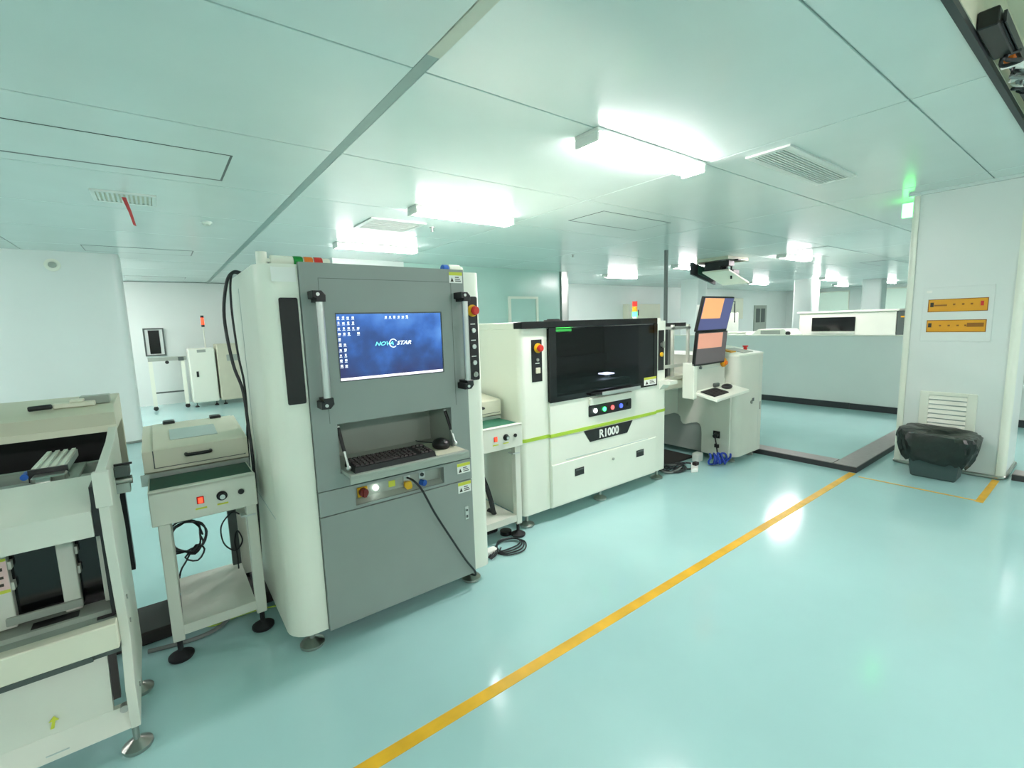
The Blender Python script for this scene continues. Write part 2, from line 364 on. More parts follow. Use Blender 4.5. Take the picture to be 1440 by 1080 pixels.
def detector(x, y, label):
    t = root('smoke_detector', (x, y, ZC), label, 'detector')
    part('base', MB().cyl((x, y, ZC-.012), (x, y, ZC), .055, 20), 'housing', t)
    part('cap', MB().cyl((x, y, ZC-.035), (x, y, ZC-.012), .03, 20, r2=.045), 'white', t)
detector(.545, 6.03, 'small round ceiling detector between the grille and the ceiling joint')
t = root('wall_sensor', (-1.03, 8.95, 2.6), 'round white sensor high on the wide left column', 'sensor')
part('base', MB().cyl((-1.03, 8.95, 2.6), (-1.03, 8.93, 2.6), .085, 24, bev=.006), 'white', t)
part('lens', MB().cyl((-1.03, 8.93, 2.6), (-1.03, 8.90, 2.6), .04, 20, bev=.006), 'greylight', t)
t = root('exit_sign', (6.62, 1.44, 2.55), 'glowing green emergency sign on the hidden side of the boxed column', 'sign')
part('housing', B(6.5, 6.53, 1.42, 1.47, 2.6, ZC-.03, bev=.003), 'housing', t)
part('lit_face', B(6.495, 6.535, 1.47, 1.575, 2.61, ZC-.035, bev=.004), 'exitgreen', t)
# open hatch with hanging equipment, far ceiling
t = root('ceiling_hatch', (9.3, 5.2, ZC), 'open ceiling hatch with dark equipment hanging out above the monitors', 'hatch')
part('frame', MB().box(8.95, 9.75, 5.42, 5.46, ZC-.1, ZC).box(8.95, 9.75, 4.8, 4.84, ZC-.06, ZC).box(8.95, 8.99, 4.84, 5.42, ZC-.06, ZC).box(9.71, 9.75, 4.84, 5.42, ZC-.06, ZC), 'beige', t)
part('dark_recess', B(8.99, 9.71, 4.84, 5.42, ZC-.012, ZC), 'black', t)
part('hanging_cover', MB().hexa([(8.9, 5.3, 2.5), (9.7, 5.3, 2.28), (9.7, 4.75, 2.28), (8.9, 4.75, 2.5)], [(8.9, 5.3, 2.53), (9.7, 5.3, 2.31), (9.7, 4.75, 2.31), (8.9, 4.75, 2.53)]), 'cream', t)
part('side_board', MB().hexa([(8.86, 5.55, 2.5), (9.6, 5.45, 2.3), (9.6, 5.41, 2.3), (8.86, 5.5, 2.5)], [(8.86, 5.55, 2.74), (9.6, 5.45, 2.56), (9.6, 5.41, 2.56), (8.86, 5.5, 2.74)]), 'kerbdark', t, label='dark board with a green panel')
part('green_panel', MB().hexa([(8.95, 5.43, 2.5), (9.3, 5.4, 2.42), (9.3, 5.38, 2.42), (8.95, 5.41, 2.5)], [(8.95, 5.43, 2.68), (9.3, 5.4, 2.6), (9.3, 5.38, 2.6), (8.95, 5.41, 2.68)]), 'belt', t)
part('dark_duct', MB().cyl((9.1, 5.0, 2.62), (9.7, 5.25, 2.5), .09, 16).box(8.95, 9.15, 4.78, 4.98, 2.6, 2.7), 'black', t)
part('equipment_box', MB().box(9.05, 9.3, 5.0, 5.35, 2.55, 2.72, bev=.01).box(9.35, 9.6, 4.9, 5.2, 2.42, 2.56, bev=.01), 'black', t)
part('hanger_bar', MB().cyl((9.2, 4.86, 2.36), (9.2, 4.86, ZC), .018).box(9.15, 9.25, 4.7, 4.95, 2.70, 2.73), 'black', t)
# cables and ducts in the open ceiling strip
t = root('cable_tray', (3.6, .38, 2.84), 'dark cable tray with tangled wires in the open ceiling strip at top right', 'cable tray')
part('tray', MB().box(2.95, 9, .42, .47, ZC+.012, ZC+.022).box(2.95, 9, .415, .425, ZC+.012, ZC+.06), 'kerbdark', t)
part('duct_box', B(2.9, 3.3, .43, .498, ZC-.004, ZC+.07, bev=.005), 'black', t)
part('terminal', B(3.34, 3.42, .43, .47, ZC-.01, ZC+.04, bev=.005), 'orange', t)
for k in range(9):
    x = 3.35+.07*k
    p = [(x+random.uniform(-.08, .1), .45+random.uniform(-.05, .04), ZC+random.uniform(-.03, .04)) for _ in range(6)]
    part('wire', MB().tube(p, random.choice((.006, .009)), 6), random.choice(('cable', 'cablegrey', 'black', 'paper')), t)
part('wire_bundle', MB().tube([(3.9, .45, ZC+.01), (4.6, .44, ZC-.005), (5.5, .45, ZC+.01), (7, .44, ZC)], .028, 8), 'cable', t)
part('support_pipe', MB().cyl((7.18, 4.96, 0), (7.18, 4.96, ZC), .034, 16), 'cablegrey', label='thin grey vertical pipe rising behind the white printer', cat='pipe')
#@@OBJECTS
# ------------------------------------------------------------------ grey inspection machine
A = root('inspection_machine', (.96, 2.75, 0), 'tall white cabinet with grey doors, a built-in screen and two bar handles', 'machine')
yb = 3.2; yf = 2.345
m = MB().prism(rrect(.375, .547, yf, yb, (.11, 0, 0, .02)), 'z', .1, 1.92).prism(rrect(1.43, 1.555, yf, yb, (0, .045, .02, 0)), 'z', .1, 1.92)
m.box(.547, 1.43, 2.66, yb, .1, 1.92).box(.547, 1.43, yf+.03, 2.66, 1.87, 1.915)
part('body', m, 'white', A)
part('side_seam', MB().box(.3738, .3752, 2.47, yb-.02, .695, .699).box(.3738, .3752, 2.9, 2.904, .72, 1.85), 'joint', A)
dy0, dy1 = 2.325, 2.36
rx0, rx1, rz0, rz1 = .664, 1.308, .9, 1.152          # keyboard recess
sx0, sx1, sz0, sz1 = .70, 1.272, 1.362, 1.690        # screen opening
m = MB().box(.55, rx0, dy0, dy1, .828, 1.93).box(rx1, 1.428, dy0, dy1, .828, 1.93).box(rx0, rx1, dy0, dy1, .828, rz0).box(rx0, rx1, dy0, dy1, rz1, sz0)
m.box(rx0, sx0, dy0, dy1, sz0, sz1).box(sx1, rx1, dy0, dy1, sz0, sz1).box(rx0, rx1, dy0, dy1, sz1, 1.93)
UD = part('upper_door', m, 'grey', A)
part('door_seam', MB().box(.63, .632, dy0-.0006, dy0+.001, 1.16, 1.86).box(.632, 1.345, dy0-.0006, dy0+.001, 1.858, 1.86).box(1.343, 1.345, dy0-.0006, dy0+.001, 1.16, 1.86), 'greydark', UD)
part('keyboard_recess', MB().box(rx0-.02, rx1+.02, 2.60, 2.615, .88, 1.18).box(rx0-.012, rx0, dy1, 2.6, .88, 1.16).box(rx1, rx1+.012, dy1, 2.6, .88, 1.16).box(rx0-.012, rx1+.012, dy1, 2.6, rz1, rz1+.012), 'greylight', A)
part('keyboard_shelf', MB().box(.668, 1.335, 2.19, 2.6, .902, .918, bev=.003).box(.668, 1.335, 2.19, 2.205, .875, .905, bev=.002), 'greylight', A)
part('mouse_mat', B(1.15, 1.325, 2.215, 2.5, .918, .9195), 'beige', A)
for (x, t0, b0) in ((.672, (.672, 2.345, 1.135), (.683, 2.255, .94)), (1.3, (1.296, 2.38, 1.13), (1.318, 2.31, .94))):
    t0 = Vector(t0); b0 = Vector(b0); q = t0.lerp(b0, .6)
    g = part('gas_strut', MB().cyl(t0, q, .009), 'black', A)
    part('strut_rod', MB().cyl(q, b0, .006).ball(b0, .012, .012, .012).ball(t0, .011, .011, .011), 'alu', g)
SC = part('screen', B(sx0, sx1, dy0+.006, dy0+.02, sz0, sz1), 'nebula', A, label='lit blue desktop screen')
part('screen_bezel', MB().box(sx0-.004, sx1+.004, dy0-.001, dy0+.004, sz1, sz1+.006).box(sx0-.004, sx1+.004, dy0-.001, dy0+.004, sz0-.004, sz0).box(sx0-.004, sx0, dy0-.001, dy0+.004, sz0, sz1).box(sx1, sx1+.004, dy0-.001, dy0+.004, sz0, sz1), 'greydark', SC)
part('taskbar', B(sx0+.002, sx1-.002, dy0+.004, dy0+.006, sz0+.001, sz0+.013), 'taskbar', SC)
m = MB(); ys = dy0+.004
def icons(cells):
    for c, r in cells:
        x = sx0+.012+.0235*c; z = sz1-.018-.0262*r
        w = random.uniform(.0045, .0065); h = random.uniform(.004, .007); m.box(x-w, x+w*random.uniform(.5, 1), ys, ys+.002, z-.004, z+h); m.box(x-.008, x+random.uniform(.003, .008), ys, ys+.002, z-.0095, z-.0075)
icons([(c, r) for r in (0, 1) for c in range(4)]+[(c, 2) for c in range(5)]+[(0, 3), (1, 3), (2, 3), (4, 3), (0, 4)]+[(c, r) for r in range(5, 10) for c in (0, 1)]+[(10.3+c, 0) for c in range(6)])
part('desktop_icons', m, 'icon', SC, kind='stuff')
part('logo_lettering', text_mb('NOVA', .028, .0006, (.885, ys, 1.527), shear=.35, off=.0006, sx=1.25), 'logoteal', SC)
part('logo_lettering', text_mb('STAR', .028, .0006, (1.003, ys, 1.527), shear=.35, off=.0006, sx=1.25), 'logo', SC)
rg = MB().tube([(.985+.02*math.cos(a*.5), ys, 1.536+.021*math.sin(a*.5)) for a in range(1, 12)], .0022, 6)
part('logo_swirl', rg, 'logo', SC)
def bar_handle(x, z0, z1):
    h = part('bar_handle', MB().cyl((x, 2.262, z0+.03), (x, 2.262, z1-.03), .017, 20), 'alu', A, label='silver bar handle with black brackets')
    for z, s in ((z1, -1), (z0, 1)):
        part('bracket', MB().prism([(x-.034, z), (x+.006, z), (x+.024, z+s*.02), (x+.022, z+s*.05), (x-.022, z+s*.05), (x-.02, z+s*.036), (x-.034, z+s*.034)], 'y', 2.236, dy0, bev=.003), 'black', h)
        part('bolt', MB().cyl((x-.012, 2.236, z+s*.017), (x-.012, 2.232, z+s*.017), .008), 'alu', h)
bar_handle(.612, 1.247, 1.795); bar_handle(1.392, 1.257, 1.80)
# control drawer with slot
cx0, cx1, cz0, cz1 = .728, 1.24, .715, .81
m = MB().box(.55, cx0, dy0, dy1, .7, .824).box(cx1, 1.428, dy0, dy1, .7, .824).box(cx0, cx1, dy0, dy1, .7, cz0).box(cx0, cx1, dy0, dy1, cz1, .824)
CD = part('control_drawer', m, 'grey', A)
part('slot_back', MB().box(cx0-.01, cx1+.01, 2.375, 2.385, .70, .82).box(cx0-.01, cx0, dy1, 2.375, .7, .82).box(cx1, cx1+.01, dy1, 2.375, .7, .82).hexa([(cx0, dy1-.02, .7), (cx1, dy1-.02, .7), (cx1, 2.375, .7), (cx0, 2.375, .7)], [(cx0, dy1-.02, .716), (cx1, dy1-.02, .716), (cx1, 2.375, .735), (cx0, 2.375, .735)]), 'greylight', CD)
rs = part('rotary_switch', B(.752, .806, 2.366, 2.375, .738, .79, bev=.002), 'yellow', CD, label='red rotary mains switch on a yellow plate')
part('switch_knob', MB().cyl((.779, 2.366, .766), (.779, 2.335, .766), .023, 20, bev=.003).box(.772, .786, 2.325, 2.34, .745, .787), 'darkred', rs)
part('lit_button', MB().cyl((.85, 2.375, .77), (.85, 2.358, .77), .014, 20, bev=.002), 'lampwhite', CD, label='glowing white push button')
part('socket_label', B(.925, .962, 2.371, 2.375, .752, .785), 'labelyellow', CD)
so = part('service_socket', B(1.01, 1.05, 2.368, 2.375, .75, .80), 'alu', CD, label='metal socket with a yellow cap hanging')
part('socket_cap', MB().prism([(1.01, .765), (1.045, .765), (1.052, .735), (1.045, .722), (1.02, .722), (1.008, .74)], 'y', 2.345, 2.365), 'yellow', so)
so = part('service_socket', B(1.105, 1.14, 2.368, 2.375, .76, .80), 'alu', CD, label='metal socket with a blue cap hanging')
part('socket_hole', MB().cyl((1.122, 2.368, .782), (1.122, 2.362, .782), .011), 'black', so)
part('socket_cap', MB().cyl((1.115, 2.372, .735), (1.128, 2.345, .735), .018), 'blue', so)
LD = part('lower_door', B(.55, 1.428, dy0, dy1, .095, .695, bev=.002), 'grey', A)
lk = part('door_lock', B(1.368, 1.392, dy0-.006, dy0, .455, .535, bev=.002), 'alu', LD)
part('keyhole', MB().cyl((1.38, dy0-.006, .513), (1.38, dy0-.009, .513), .007).box(1.374, 1.386, dy0-.008, dy0-.006, .466, .482), 'greydark', lk)
def caution(x0, x1, z0, z1, y, par, label='white and yellow caution sticker'):
    s = part('caution_sticker', B(x0, x1, y-.0012, y, z0, z1), 'paper', par, label=label)
    part('yellow_band', B(x0, x1, y-.0018, y-.0012, z1-(z1-z0)*.3, z1), 'labelyellow', s)
    w = x1-x0; h = z1-z0
    q = MB().prism([(x0+.1*w, z0+.12*h), (x0+.34*w, z0+.12*h), (x0+.22*w, z0+.52*h)], 'y', y-.0018, y-.0012)
    for k in range(3): q.box(x0+.45*w, x0+(.9-.08*k)*w, y-.0018, y-.0012, z0+(.15+.17*k)*h, z0+(.23+.17*k)*h)
    part('print_marks', q, 'ink', s)
caution(1.33, 1.418, .745, .806, dy0, CD); caution(1.33, 1.418, .625, .69, dy0, LD); caution(1.335, 1.42, 1.855, 1.915, dy0, UD)
part('black_panel', MB().prism(rrect(.456, .537, 1.272, 1.768, (.008,)*4, 3), 'y', yf-.004, yf), 'blackgloss', A, label='tall glossy black panel')
part('paper_sticker', B(.435, .54, yf-.0012, yf, 1.84, 1.905), 'paper', A)
cp = part('control_panel', MB().prism(rrect(1.458, 1.525, 1.29, 1.782, (.01,)*4, 3), 'y', yf-.004, yf), 'black', A, label='black button panel')
estop(1.488, yf-.004, 1.70, cp)
for z in (1.585, 1.49, 1.395):
    part('push_button', MB().cyl((1.49, yf-.004, z), (1.49, yf-.016, z), .014, 16, bev=.002), 'alu', cp)
    part('print_mark', B(1.474, 1.506, yf-.005, yf-.004, z+.035, z+.04), 'paper', cp)
part('key_switch', MB().cyl((1.492, yf-.004, 1.325), (1.492, yf-.016, 1.325), .016, 16).box(1.489, 1.495, yf-.02, yf-.016, 1.313, 1.337), 'steel', cp)
for x, y in ((.48, 2.42), (1.45, 2.42), (.48, 3.1), (1.45, 3.1)): lev_foot(x, y, .1, A, r=.06)
# things on the machine
kb = root('keyboard', (.93, 2.33, .918), 'black desktop keyboard lying on the grey fold-out shelf', 'keyboard')
part('case', MB().hexa([(.70, 2.215, .918), (1.14, 2.215, .918), (1.14, 2.375, .918), (.70, 2.375, .918)], [(.704, 2.219, .944), (1.136, 2.219, .944), (1.136, 2.371, .956), (.704, 2.371, .956)]), 'black', kb)
q = MB()
for r in range(6):
    for c in range(18):
        if c in (14,) or (r == 4 and c > 14): continue
        x = .711+.0234*c; y = 2.232+.0222*r; z = .944+.0017*r
        if r == 0 and 4 <= c <= 9:
            if c == 4: q.hexa([(x, y, z), (x+.137, y, z), (x+.137, y+.018, z), (x, y+.018, z)], [(x+.002, y+.002, z+.009), (x+.135, y+.002, z+.009), (x+.135, y+.016, z+.009), (x+.002, y+.016, z+.009)])
            continue
        q.hexa([(x, y, z), (x+.02, y, z), (x+.02, y+.018, z), (x, y+.018, z)], [(x+.003, y+.003, z+.009), (x+.017, y+.003, z+.009), (x+.017, y+.016, z+.009), (x+.003, y+.016, z+.009)])
part('keycaps', q, 'blackbrown', kb, kind='stuff')
mo = root('computer_mouse', (1.255, 2.36, .9195), 'black computer mouse on the mat beside the keyboard', 'mouse')
part('shell', MB().ball((1.245, 2.35, .940), .05, .062, .036).box(1.21, 1.28, 2.305, 2.395, .9195, .935, bev=.008), 'black', mo)
part('scroll_wheel', MB().cyl((1.241, 2.31, .962), (1.249, 2.31, .962), .009), 'greydark', mo)
part('mouse_cable', MB().tube([(1.255, 2.41, .93), (1.25, 2.47, .925), (1.22, 2.53, .923), (1.2, 2.59, .923)], .003, 6), 'cable', mo)
def seg_x(t, name, x0, x1, y, z, r, mat): return part(name, MB().cyl((x0, y, z), (x1, y, z), r, 20, bev=.003), mat, t)
t = root('signal_tower', (.58, 2.47, 1.92), 'signal light tower lying on the grey machine, green orange and red', 'signal light')
zz = 1.947
seg_x(t, 'white_base', .46, .56, 2.47, zz, .026, 'white'); seg_x(t, 'green_lens', .56, .602, 2.47, zz, .027, 'green'); seg_x(t, 'white_ring', .602, .608, 2.47, zz, .026, 'white')
seg_x(t, 'orange_lens', .608, .648, 2.47, zz, .027, 'orange'); seg_x(t, 'white_ring', .648, .654, 2.47, zz, .026, 'white'); seg_x(t, 'red_lens', .654, .694, 2.47, zz, .027, 'red'); seg_x(t, 'white_cap', .694, .73, 2.47, zz, .024, 'white')
part('mount_base', MB().cyl((.425, 2.47, 1.92), (.425, 2.47, 1.985), .024, 20).box(.42, .465, 2.455, 2.485, 1.94, 1.955), 'white', t)
t = root('tube_bottle', (1.44, 2.47, 1.92), 'small white tube with a blue end lying on the grey machine', 'tube')
seg_x(t, 'blue_cap', 1.375, 1.41, 2.47, 1.948, .026, 'blue'); seg_x(t, 'white_body', 1.41, 1.49, 2.47, 1.948, .028, 'white'); seg_x(t, 'tip', 1.49, 1.51, 2.47, 1.946, .02, 'white')
part('power_cable', MB().tube([(1.03, 2.36, .785), (1.04, 2.30, .78), (1.08, 2.285, .72), (1.15, 2.29, .57), (1.24, 2.29, .4), (1.34, 2.295, .22), (1.405, 2.30, .12), (1.42, 2.33, .075), (1.42, 2.42, .06)], .006, 8), 'cable', label='black cable hanging across the grey lower door', cat='cable')
part('side_cable', MB().tube([(.40, 2.88, 1.925), (.36, 2.89, 1.935), (.325, 2.92, 1.88), (.30, 2.95, 1.7), (.315, 2.93, 1.45), (.345, 2.9, 1.3), (.35, 2.88, 1.1), (.352, 2.86, .9), (.35, 2.9, .5), (.34, 3.0, .1), (.32, 3.3, .08)], .0085, 8), 'cable', label='thick black cable looping down the side of the grey machine', cat='cable')
part('side_cable', MB().tube([(.40, 2.93, 1.925), (.352, 2.93, 1.92), (.335, 2.92, 1.75), (.34, 2.9, 1.5), (.352, 2.88, 1.35), (.359, 2.95, 1.15), (.36, 3.05, 1.02), (.36, 3.1, .8), (.358, 3.2, .3), (.34, 3.4, .012)], .0055, 8), 'cable', label='thinner black cable beside the thick one on the machine side', cat='cable')

# ------------------------------------------------------------------ linking conveyors
def conveyor(label, beltmat):
    t = root('link_conveyor', (.115, 3.1, 0), label, 'conveyor', 'link conveyors between the machines')
    x0, x1 = -.11, .335
    FP = part('front_panel', MB().box(x0, x1, 2.70, 2.72, .715, .885, bev=.004).box(x0, x0+.02, 2.72, 3.5, .715, .88).box(x1-.02, x1, 2.72, 3.5, .715, .88).box(x0, x1, 2.7, 2.735, .868, .888, bev=.005), 'offwhite', t)
    part('belt', B(x0+.004, x1-.004, 2.735, 2.99, .862, .882, bev=.004), beltmat, t, label='green conveyor belt')
    part('rear_rail', B(x0-.03, x1+.014, 2.99, 3.0, .845, .905), 'alu', t)
    hd = part('hood', MB().prism([(3.0, .905), (2.985, .915), (2.985, 1.022), (2.995, 1.03), (3.52, 1.075), (3.55, 1.07), (3.55, .905)], 'x', x0-.012, x1+.014), 'cream', t)
    ld = part('lid', MB().prism([(2.978, .935), (2.978, 1.027), (2.99, 1.037), (3.5, 1.081), (3.5, 1.07), (3.0, 1.028), (2.99, .935)], 'x', x0+.035, x1-.005), 'cream', hd)
    part('lid_gap', MB().box(x0+.030, x1, 2.983, 2.986, .930, .936).box(x0+.030, x0+.036, 2.983, 2.986, .93, 1.024), 'greydark', hd)
    part('window', MB().hexa([(.0, 3.1, 1.0472), (.22, 3.1, 1.0472), (.22, 3.33, 1.067), (.0, 3.33, 1.067)], [(.0, 3.1, 1.0492), (.22, 3.1, 1.0492), (.22, 3.33, 1.069), (.0, 3.33, 1.069)]), 'glassclear', ld)
    part('lid_handle', MB().tube([(.06, 2.98, .985), (.062, 2.955, .985), (.075, 2.948, .985), (.155, 2.948, .985), (.168, 2.955, .985), (.17, 2.98, .985)], .009, 8, sub=3), 'black', ld)
    for x in (.005, .245): part('hinge', MB().box(x-.03, x+.03, 3.47, 3.54, 1.076, 1.094, bev=.004), 'black', hd)
    for x in (x0+.02, x1-.055):
        for y in (2.725, 3.25):
            part('leg', B(x, x+.05, y, y+.05, .1, .72, bev=.004), 'offwhite', t)
            lev_foot(x+.025, y+.025, .1, t, 'rubber', .055)
    part('lower_shelf', MB().box(x0+.07, x1-.055, 2.735, 3.29, .165, .175).box(x0+.07, x1-.055, 2.73, 2.74, .125, .175), 'offwhite', t)
    sw = part('rocker_switch', B(.074, .104, 2.694, 2.70, .785, .822, bev=.002), 'red', FP, label='lit red rocker switch')
    part('switch_lamp', B(.08, .098, 2.691, 2.694, .79, .816), 'lampred', sw)
    kn = part('speed_knob', MB().cyl((.18, 2.70, .803), (.18, 2.694, .803), .024, 20).cyl((.18, 2.694, .803), (.18, 2.672, .803), .017, 20, bev=.003), 'black', FP)
    part('knob_cap', MB().cyl((.18, 2.672, .803), (.18, 2.67, .803), .012, 16), 'alu', kn)
    part('push_button', MB().cyl((.264, 2.70, .804), (.264, 2.69, .804), .014, 16, bev=.002), 'black', FP)
    for x in (.089, .18): part('print_label', B(x-.024, x+.024, 2.6985, 2.70, .757, .765), 'labelyellow', FP)
    part('cable_channel', B(x1-.105, x1-.06, 3.2, 3.24, .2, .8), 'greydark', t)
    part('guide_bracket', MB().box(x1-.08, x1-.012, 2.722, 2.78, .655, .663), 'alu', t)
    return t
cv = conveyor('small white conveyor table with green belt left of the grey machine', 'belt')
c2 = copytree(cv, (1.755, -.04, 0), label='small white conveyor table with green belt between the grey machine and the printer')
for o in kids(c2):
    if o.name.startswith('belt'): o.data = o.data.copy(); o.data.materials[0] = MATS['beltbright']
def coil(c, r, n, rad, jit, axis='y'):
    p = []
    for k in range(n*10):
        a = 2*math.pi*k/10; q = r*(1+random.uniform(-jit, jit))
        u, v = q*math.cos(a), q*math.sin(a)*1.15
        p.append((c[0]+u, c[1]+random.uniform(-.02, .02), c[2]+v))
    return p
part('cable_coil', MB().tube(coil((.02, 3.33, .40), .085, 5, .005, .22)+[(.0, 3.33, .28), (.06, 3.33, .24), (.1, 3.33, .3), (.06, 3.33, .34), (.0, 3.33, .25), (-.03, 3.33, .2), (-.05, 3.34, .1), (-.05, 3.36, .012)], .0055, 6, sub=3), 'cable', label='coil of black cable hanging under the left conveyor table', cat='cable')
part('thin_cable', MB().tube([(.29, 3.18, .52), (.25, 3.18, .54), (.19, 3.18, .47), (.195, 3.18, .36), (.25, 3.18, .30), (.29, 3.18, .35), (.27, 3.18, .42), (.25, 3.18, .36), (.255, 3.18, .28), (.255, 3.18, .18)], .0045, 6), 'cable', label='thin black cable looped under the left conveyor table', cat='cable')
part('hanging_cable', MB().tube([(.30, 3.06, .9), (.34, 3.05, .82), (.35, 3.0, .7), (.345, 3.0, .55), (.31, 3.02, .45), (.34, 3.05, .5), (.352, 3.1, .62), (.35, 3.2, .8)], .006, 6), 'cable', label='black cable drooping between the left conveyor table and grey machine', cat='cable')
part('dark_floor_box', MB().box(-.95, .42, 2.98, 3.3, 0, .07, bev=.01), 'blackbrown', label='dark low box on the floor under the left conveyor table', cat='cable duct')  # low dark box that makes the dark floor band beneath the table
part('floor_cable', MB().tube([(-.2, 2.9, .01), (-.02, 2.86, .012), (.1, 2.88, .014), (.17, 2.95, .02), (.2, 3.0, .055)], .011, 8), 'cablegrey', label='grey cable lying on the floor under the left conveyor table', cat='cable')
part('floor_cable', MB().tube([(.02, 2.97, .01), (.1, 2.93, .008), (.2, 2.945, .008), (.33, 2.93, .008), (.42, 2.9, .008), (.46, 2.88, .008)], .0045, 6), 'lime', label='thin yellow-green cable on the floor beside the grey machine', cat='cable')
# cables under second conveyor
part('cable_bundle', MB().tube([(1.79, 3.0, .7), (1.83, 2.95, .6), (1.87, 2.88, .45), (1.9, 2.84, .3), (1.91, 2.82, .2), (1.93, 2.84, .17), (1.92, 2.9, .18)], .02, 8), 'cable', label='thick black cable bundle under the second conveyor table', cat='cable')
for k in range(4):
    c = [(1.74+.03*k, 2.62, .01), (1.8, 2.50+.025*k, .01), (1.93, 2.48+.03*k, .01), (2.02-.015*k, 2.58, .01+.006*k), (1.97, 2.68-.01*k, .012+.006*k), (1.85, 2.68, .012+.006*k), (1.74, 2.60-.02*k, .012+.006*k), (1.68, 2.56-.01*k, .01)]
    part('floor_cable', MB().tube(c, .005, 6), 'cable', label='black cable looping on the floor by the second conveyor table', cat='cable', group='loops by the second conveyor')
part('plug_block', MB().box(1.69, 1.78, 2.58, 2.64, 0, .035, bev=.005), 'paper', label='small white plug block on the floor by the grey machine', cat='plug')
ad = root('power_adapter', (1.9, 2.95, 0), 'black power adapter boxes under the second conveyor table', 'adapter')
part('box', B(1.74, 1.98, 2.86, 3.0, 0, .11, bev=.01), 'black', ad); part('disc_foot', MB().cyl((2.0, 2.79, 0), (2.0, 2.79, .03), .045, 20), 'black', ad)
# ------------------------------------------------------------------ white printer machine
R = root('screen_printer', (3.05, 3.45, 0), 'big white machine with black glass cover, lime stripe and R1000 plate', 'machine')
X0, X1, Y0, YB = 2.14, 3.98, 2.735, 4.25
GX0, GX1 = 2.415, 3.79
foot = rrect(X0, X1, Y0, YB, (.05, .03, .02, .02))
part('lower_body', MB().prism(foot, 'z', .11, .703), 'white', R)
part('front_apron', MB().box(GX0, GX1, Y0-.022, Y0+.01, .112, .703, bev=.006), 'white', R)
fd = part('front_drawer', MB().box(GX0+.004, GX1-.004, Y0-.03, Y0-.02, .125, .475, bev=.004), 'white', R)
part('panel_crease', MB().hexa([(2.58, Y0-.0245, .49), (3.66, Y0-.0245, .475), (3.66, Y0-.02, .475), (2.58, Y0-.02, .49)], [(2.58, Y0-.0245, .496), (3.66, Y0-.0245, .481), (3.66, Y0-.02, .481), (2.58, Y0-.02, .496)]), 'joint', R)
for x in (2.725, 3.535):
    h = part('recessed_pull', B(x-.055, x+.055, Y0-.034, Y0-.03, .33, .395, bev=.002), 'black', fd)
    part('pull_lip', B(x-.045, x+.045, Y0-.037, Y0-.034, .375, .388), 'greydark', h)
part('drawer_lock', MB().cyl((3.15, Y0-.03, .385), (3.15, Y0-.04, .385), .012, 16), 'steel', fd)
part('stripe', MB().prism(rrect(X0-.004, X1+.004, Y0-.004, YB, (.054, .03, .02, .02)), 'z', .703, .73).box(GX0, GX1, Y0-.027, Y0, .703, .73), 'lime', R, label='lime green stripe')
part('name_plate', MB().prism([(2.79, .695), (3.43, .695), (3.355, .59), (2.865, .59)], 'y', Y0-.026, Y0-.0215), 'black', R, label='black trapezoid plate')
part('plate_lettering', text_mb('R1000', .1, .0008, (2.975, Y0-.0268, .608), off=.003), 'paper', R)
# upper shell
m = MB().prism(rrect(X0, GX0, Y0, 3.0, (.05, 0, 0, 0)), 'z', .73, 1.575).prism(rrect(GX1, X1, Y0, 3.0, (0, .03, 0, 0)), 'z', .73, 1.6)
m.box(X0, X1, 3.5, YB, .73, 1.6).box(X0, 2.2, 3.0, 3.5, .73, 1.6).box(X1-.06, X1, 3.0, 3.5, .73, 1.6).box(GX0, GX1, Y0-.022, 3.0, .73, .985).box(2.2, X1-.06, 3.0, 3.5, .73, .98).box(2.2, X1-.06, 3.0, 3.5, 1.575, 1.6)
part('upper_shell', m, 'white', R)
part('interior', MB().box(2.2, X1-.06, 3.485, 3.5, .985, 1.575).box(2.2, X1-.06, 2.78, 3.485, .985, .995), 'black', R)
st = part('work_stage', MB().box(2.75, 3.7, 2.95, 3.3, .995, 1.06, bev=.01).box(2.4, 3.75, 3.3, 3.36, 1.2, 1.28), 'greydark', R)
part('stage_lamp', B(3.40, 3.52, 3.0, 3.1, 1.1, 1.112), 'spot', st, label='bright white inspection lamp behind the dark glass')
part('lamp_stand', B(3.47, 3.51, 3.04, 3.08, 1.06, 1.1), 'greydark', st)
part('status_strip', B(2.55, 2.75, 2.80, 2.81, 1.54, 1.56), 'exitgreen', R, label='green glowing strip behind the dark glass')
cv_ = part('glass_cover', MB().box(GX0, GX1, Y0-.03, Y0-.024, .99, 1.57).box(GX0, GX0+.006, Y0-.024, Y0+.05, .99, 1.57), 'smoke', R, label='smoked dark glass front cover')
part('cover_frame', MB().box(X0+.0, X1-.19, Y0-.032, 2.80, 1.575, 1.628, bev=.004).box(GX0-.002, GX0+.07, Y0-.031, Y0-.02, .985, 1.575).box(GX1-.05, GX1+.002, Y0-.031, Y0-.02, .985, 1.575).box(GX0+.07, GX1-.05, Y0-.031, Y0-.02, .985, 1.03), 'blackgloss', cv_)
hh = part('cover_handle', MB().box(2.87, 3.46, Y0-.085, Y0-.03, .995, 1.012, bev=.003), 'black', cv_)
part('handle_bar', MB().box(2.95, 3.46, Y0-.095, Y0-.085, .99, 1.02, bev=.003), 'alu', hh)
caution(3.59, 3.775, 1.0, 1.075, Y0-.031, cv_)
part('roof_panel', MB().box(X0-.003, X1+.003, 2.80, YB+.003, 1.57, 1.625, bev=.005), 'white', R)
part('button_shelf', MB().box(2.85, 3.41, Y0-.05, Y0-.022, .91, .97, bev=.006), 'white', R)
bp = part('button_panel', MB().prism(rrect(2.85, 3.41, .808, .905, (.012,)*4, 3), 'y', Y0-.027, Y0-.0215), 'black', R, label='black panel with lit buttons')
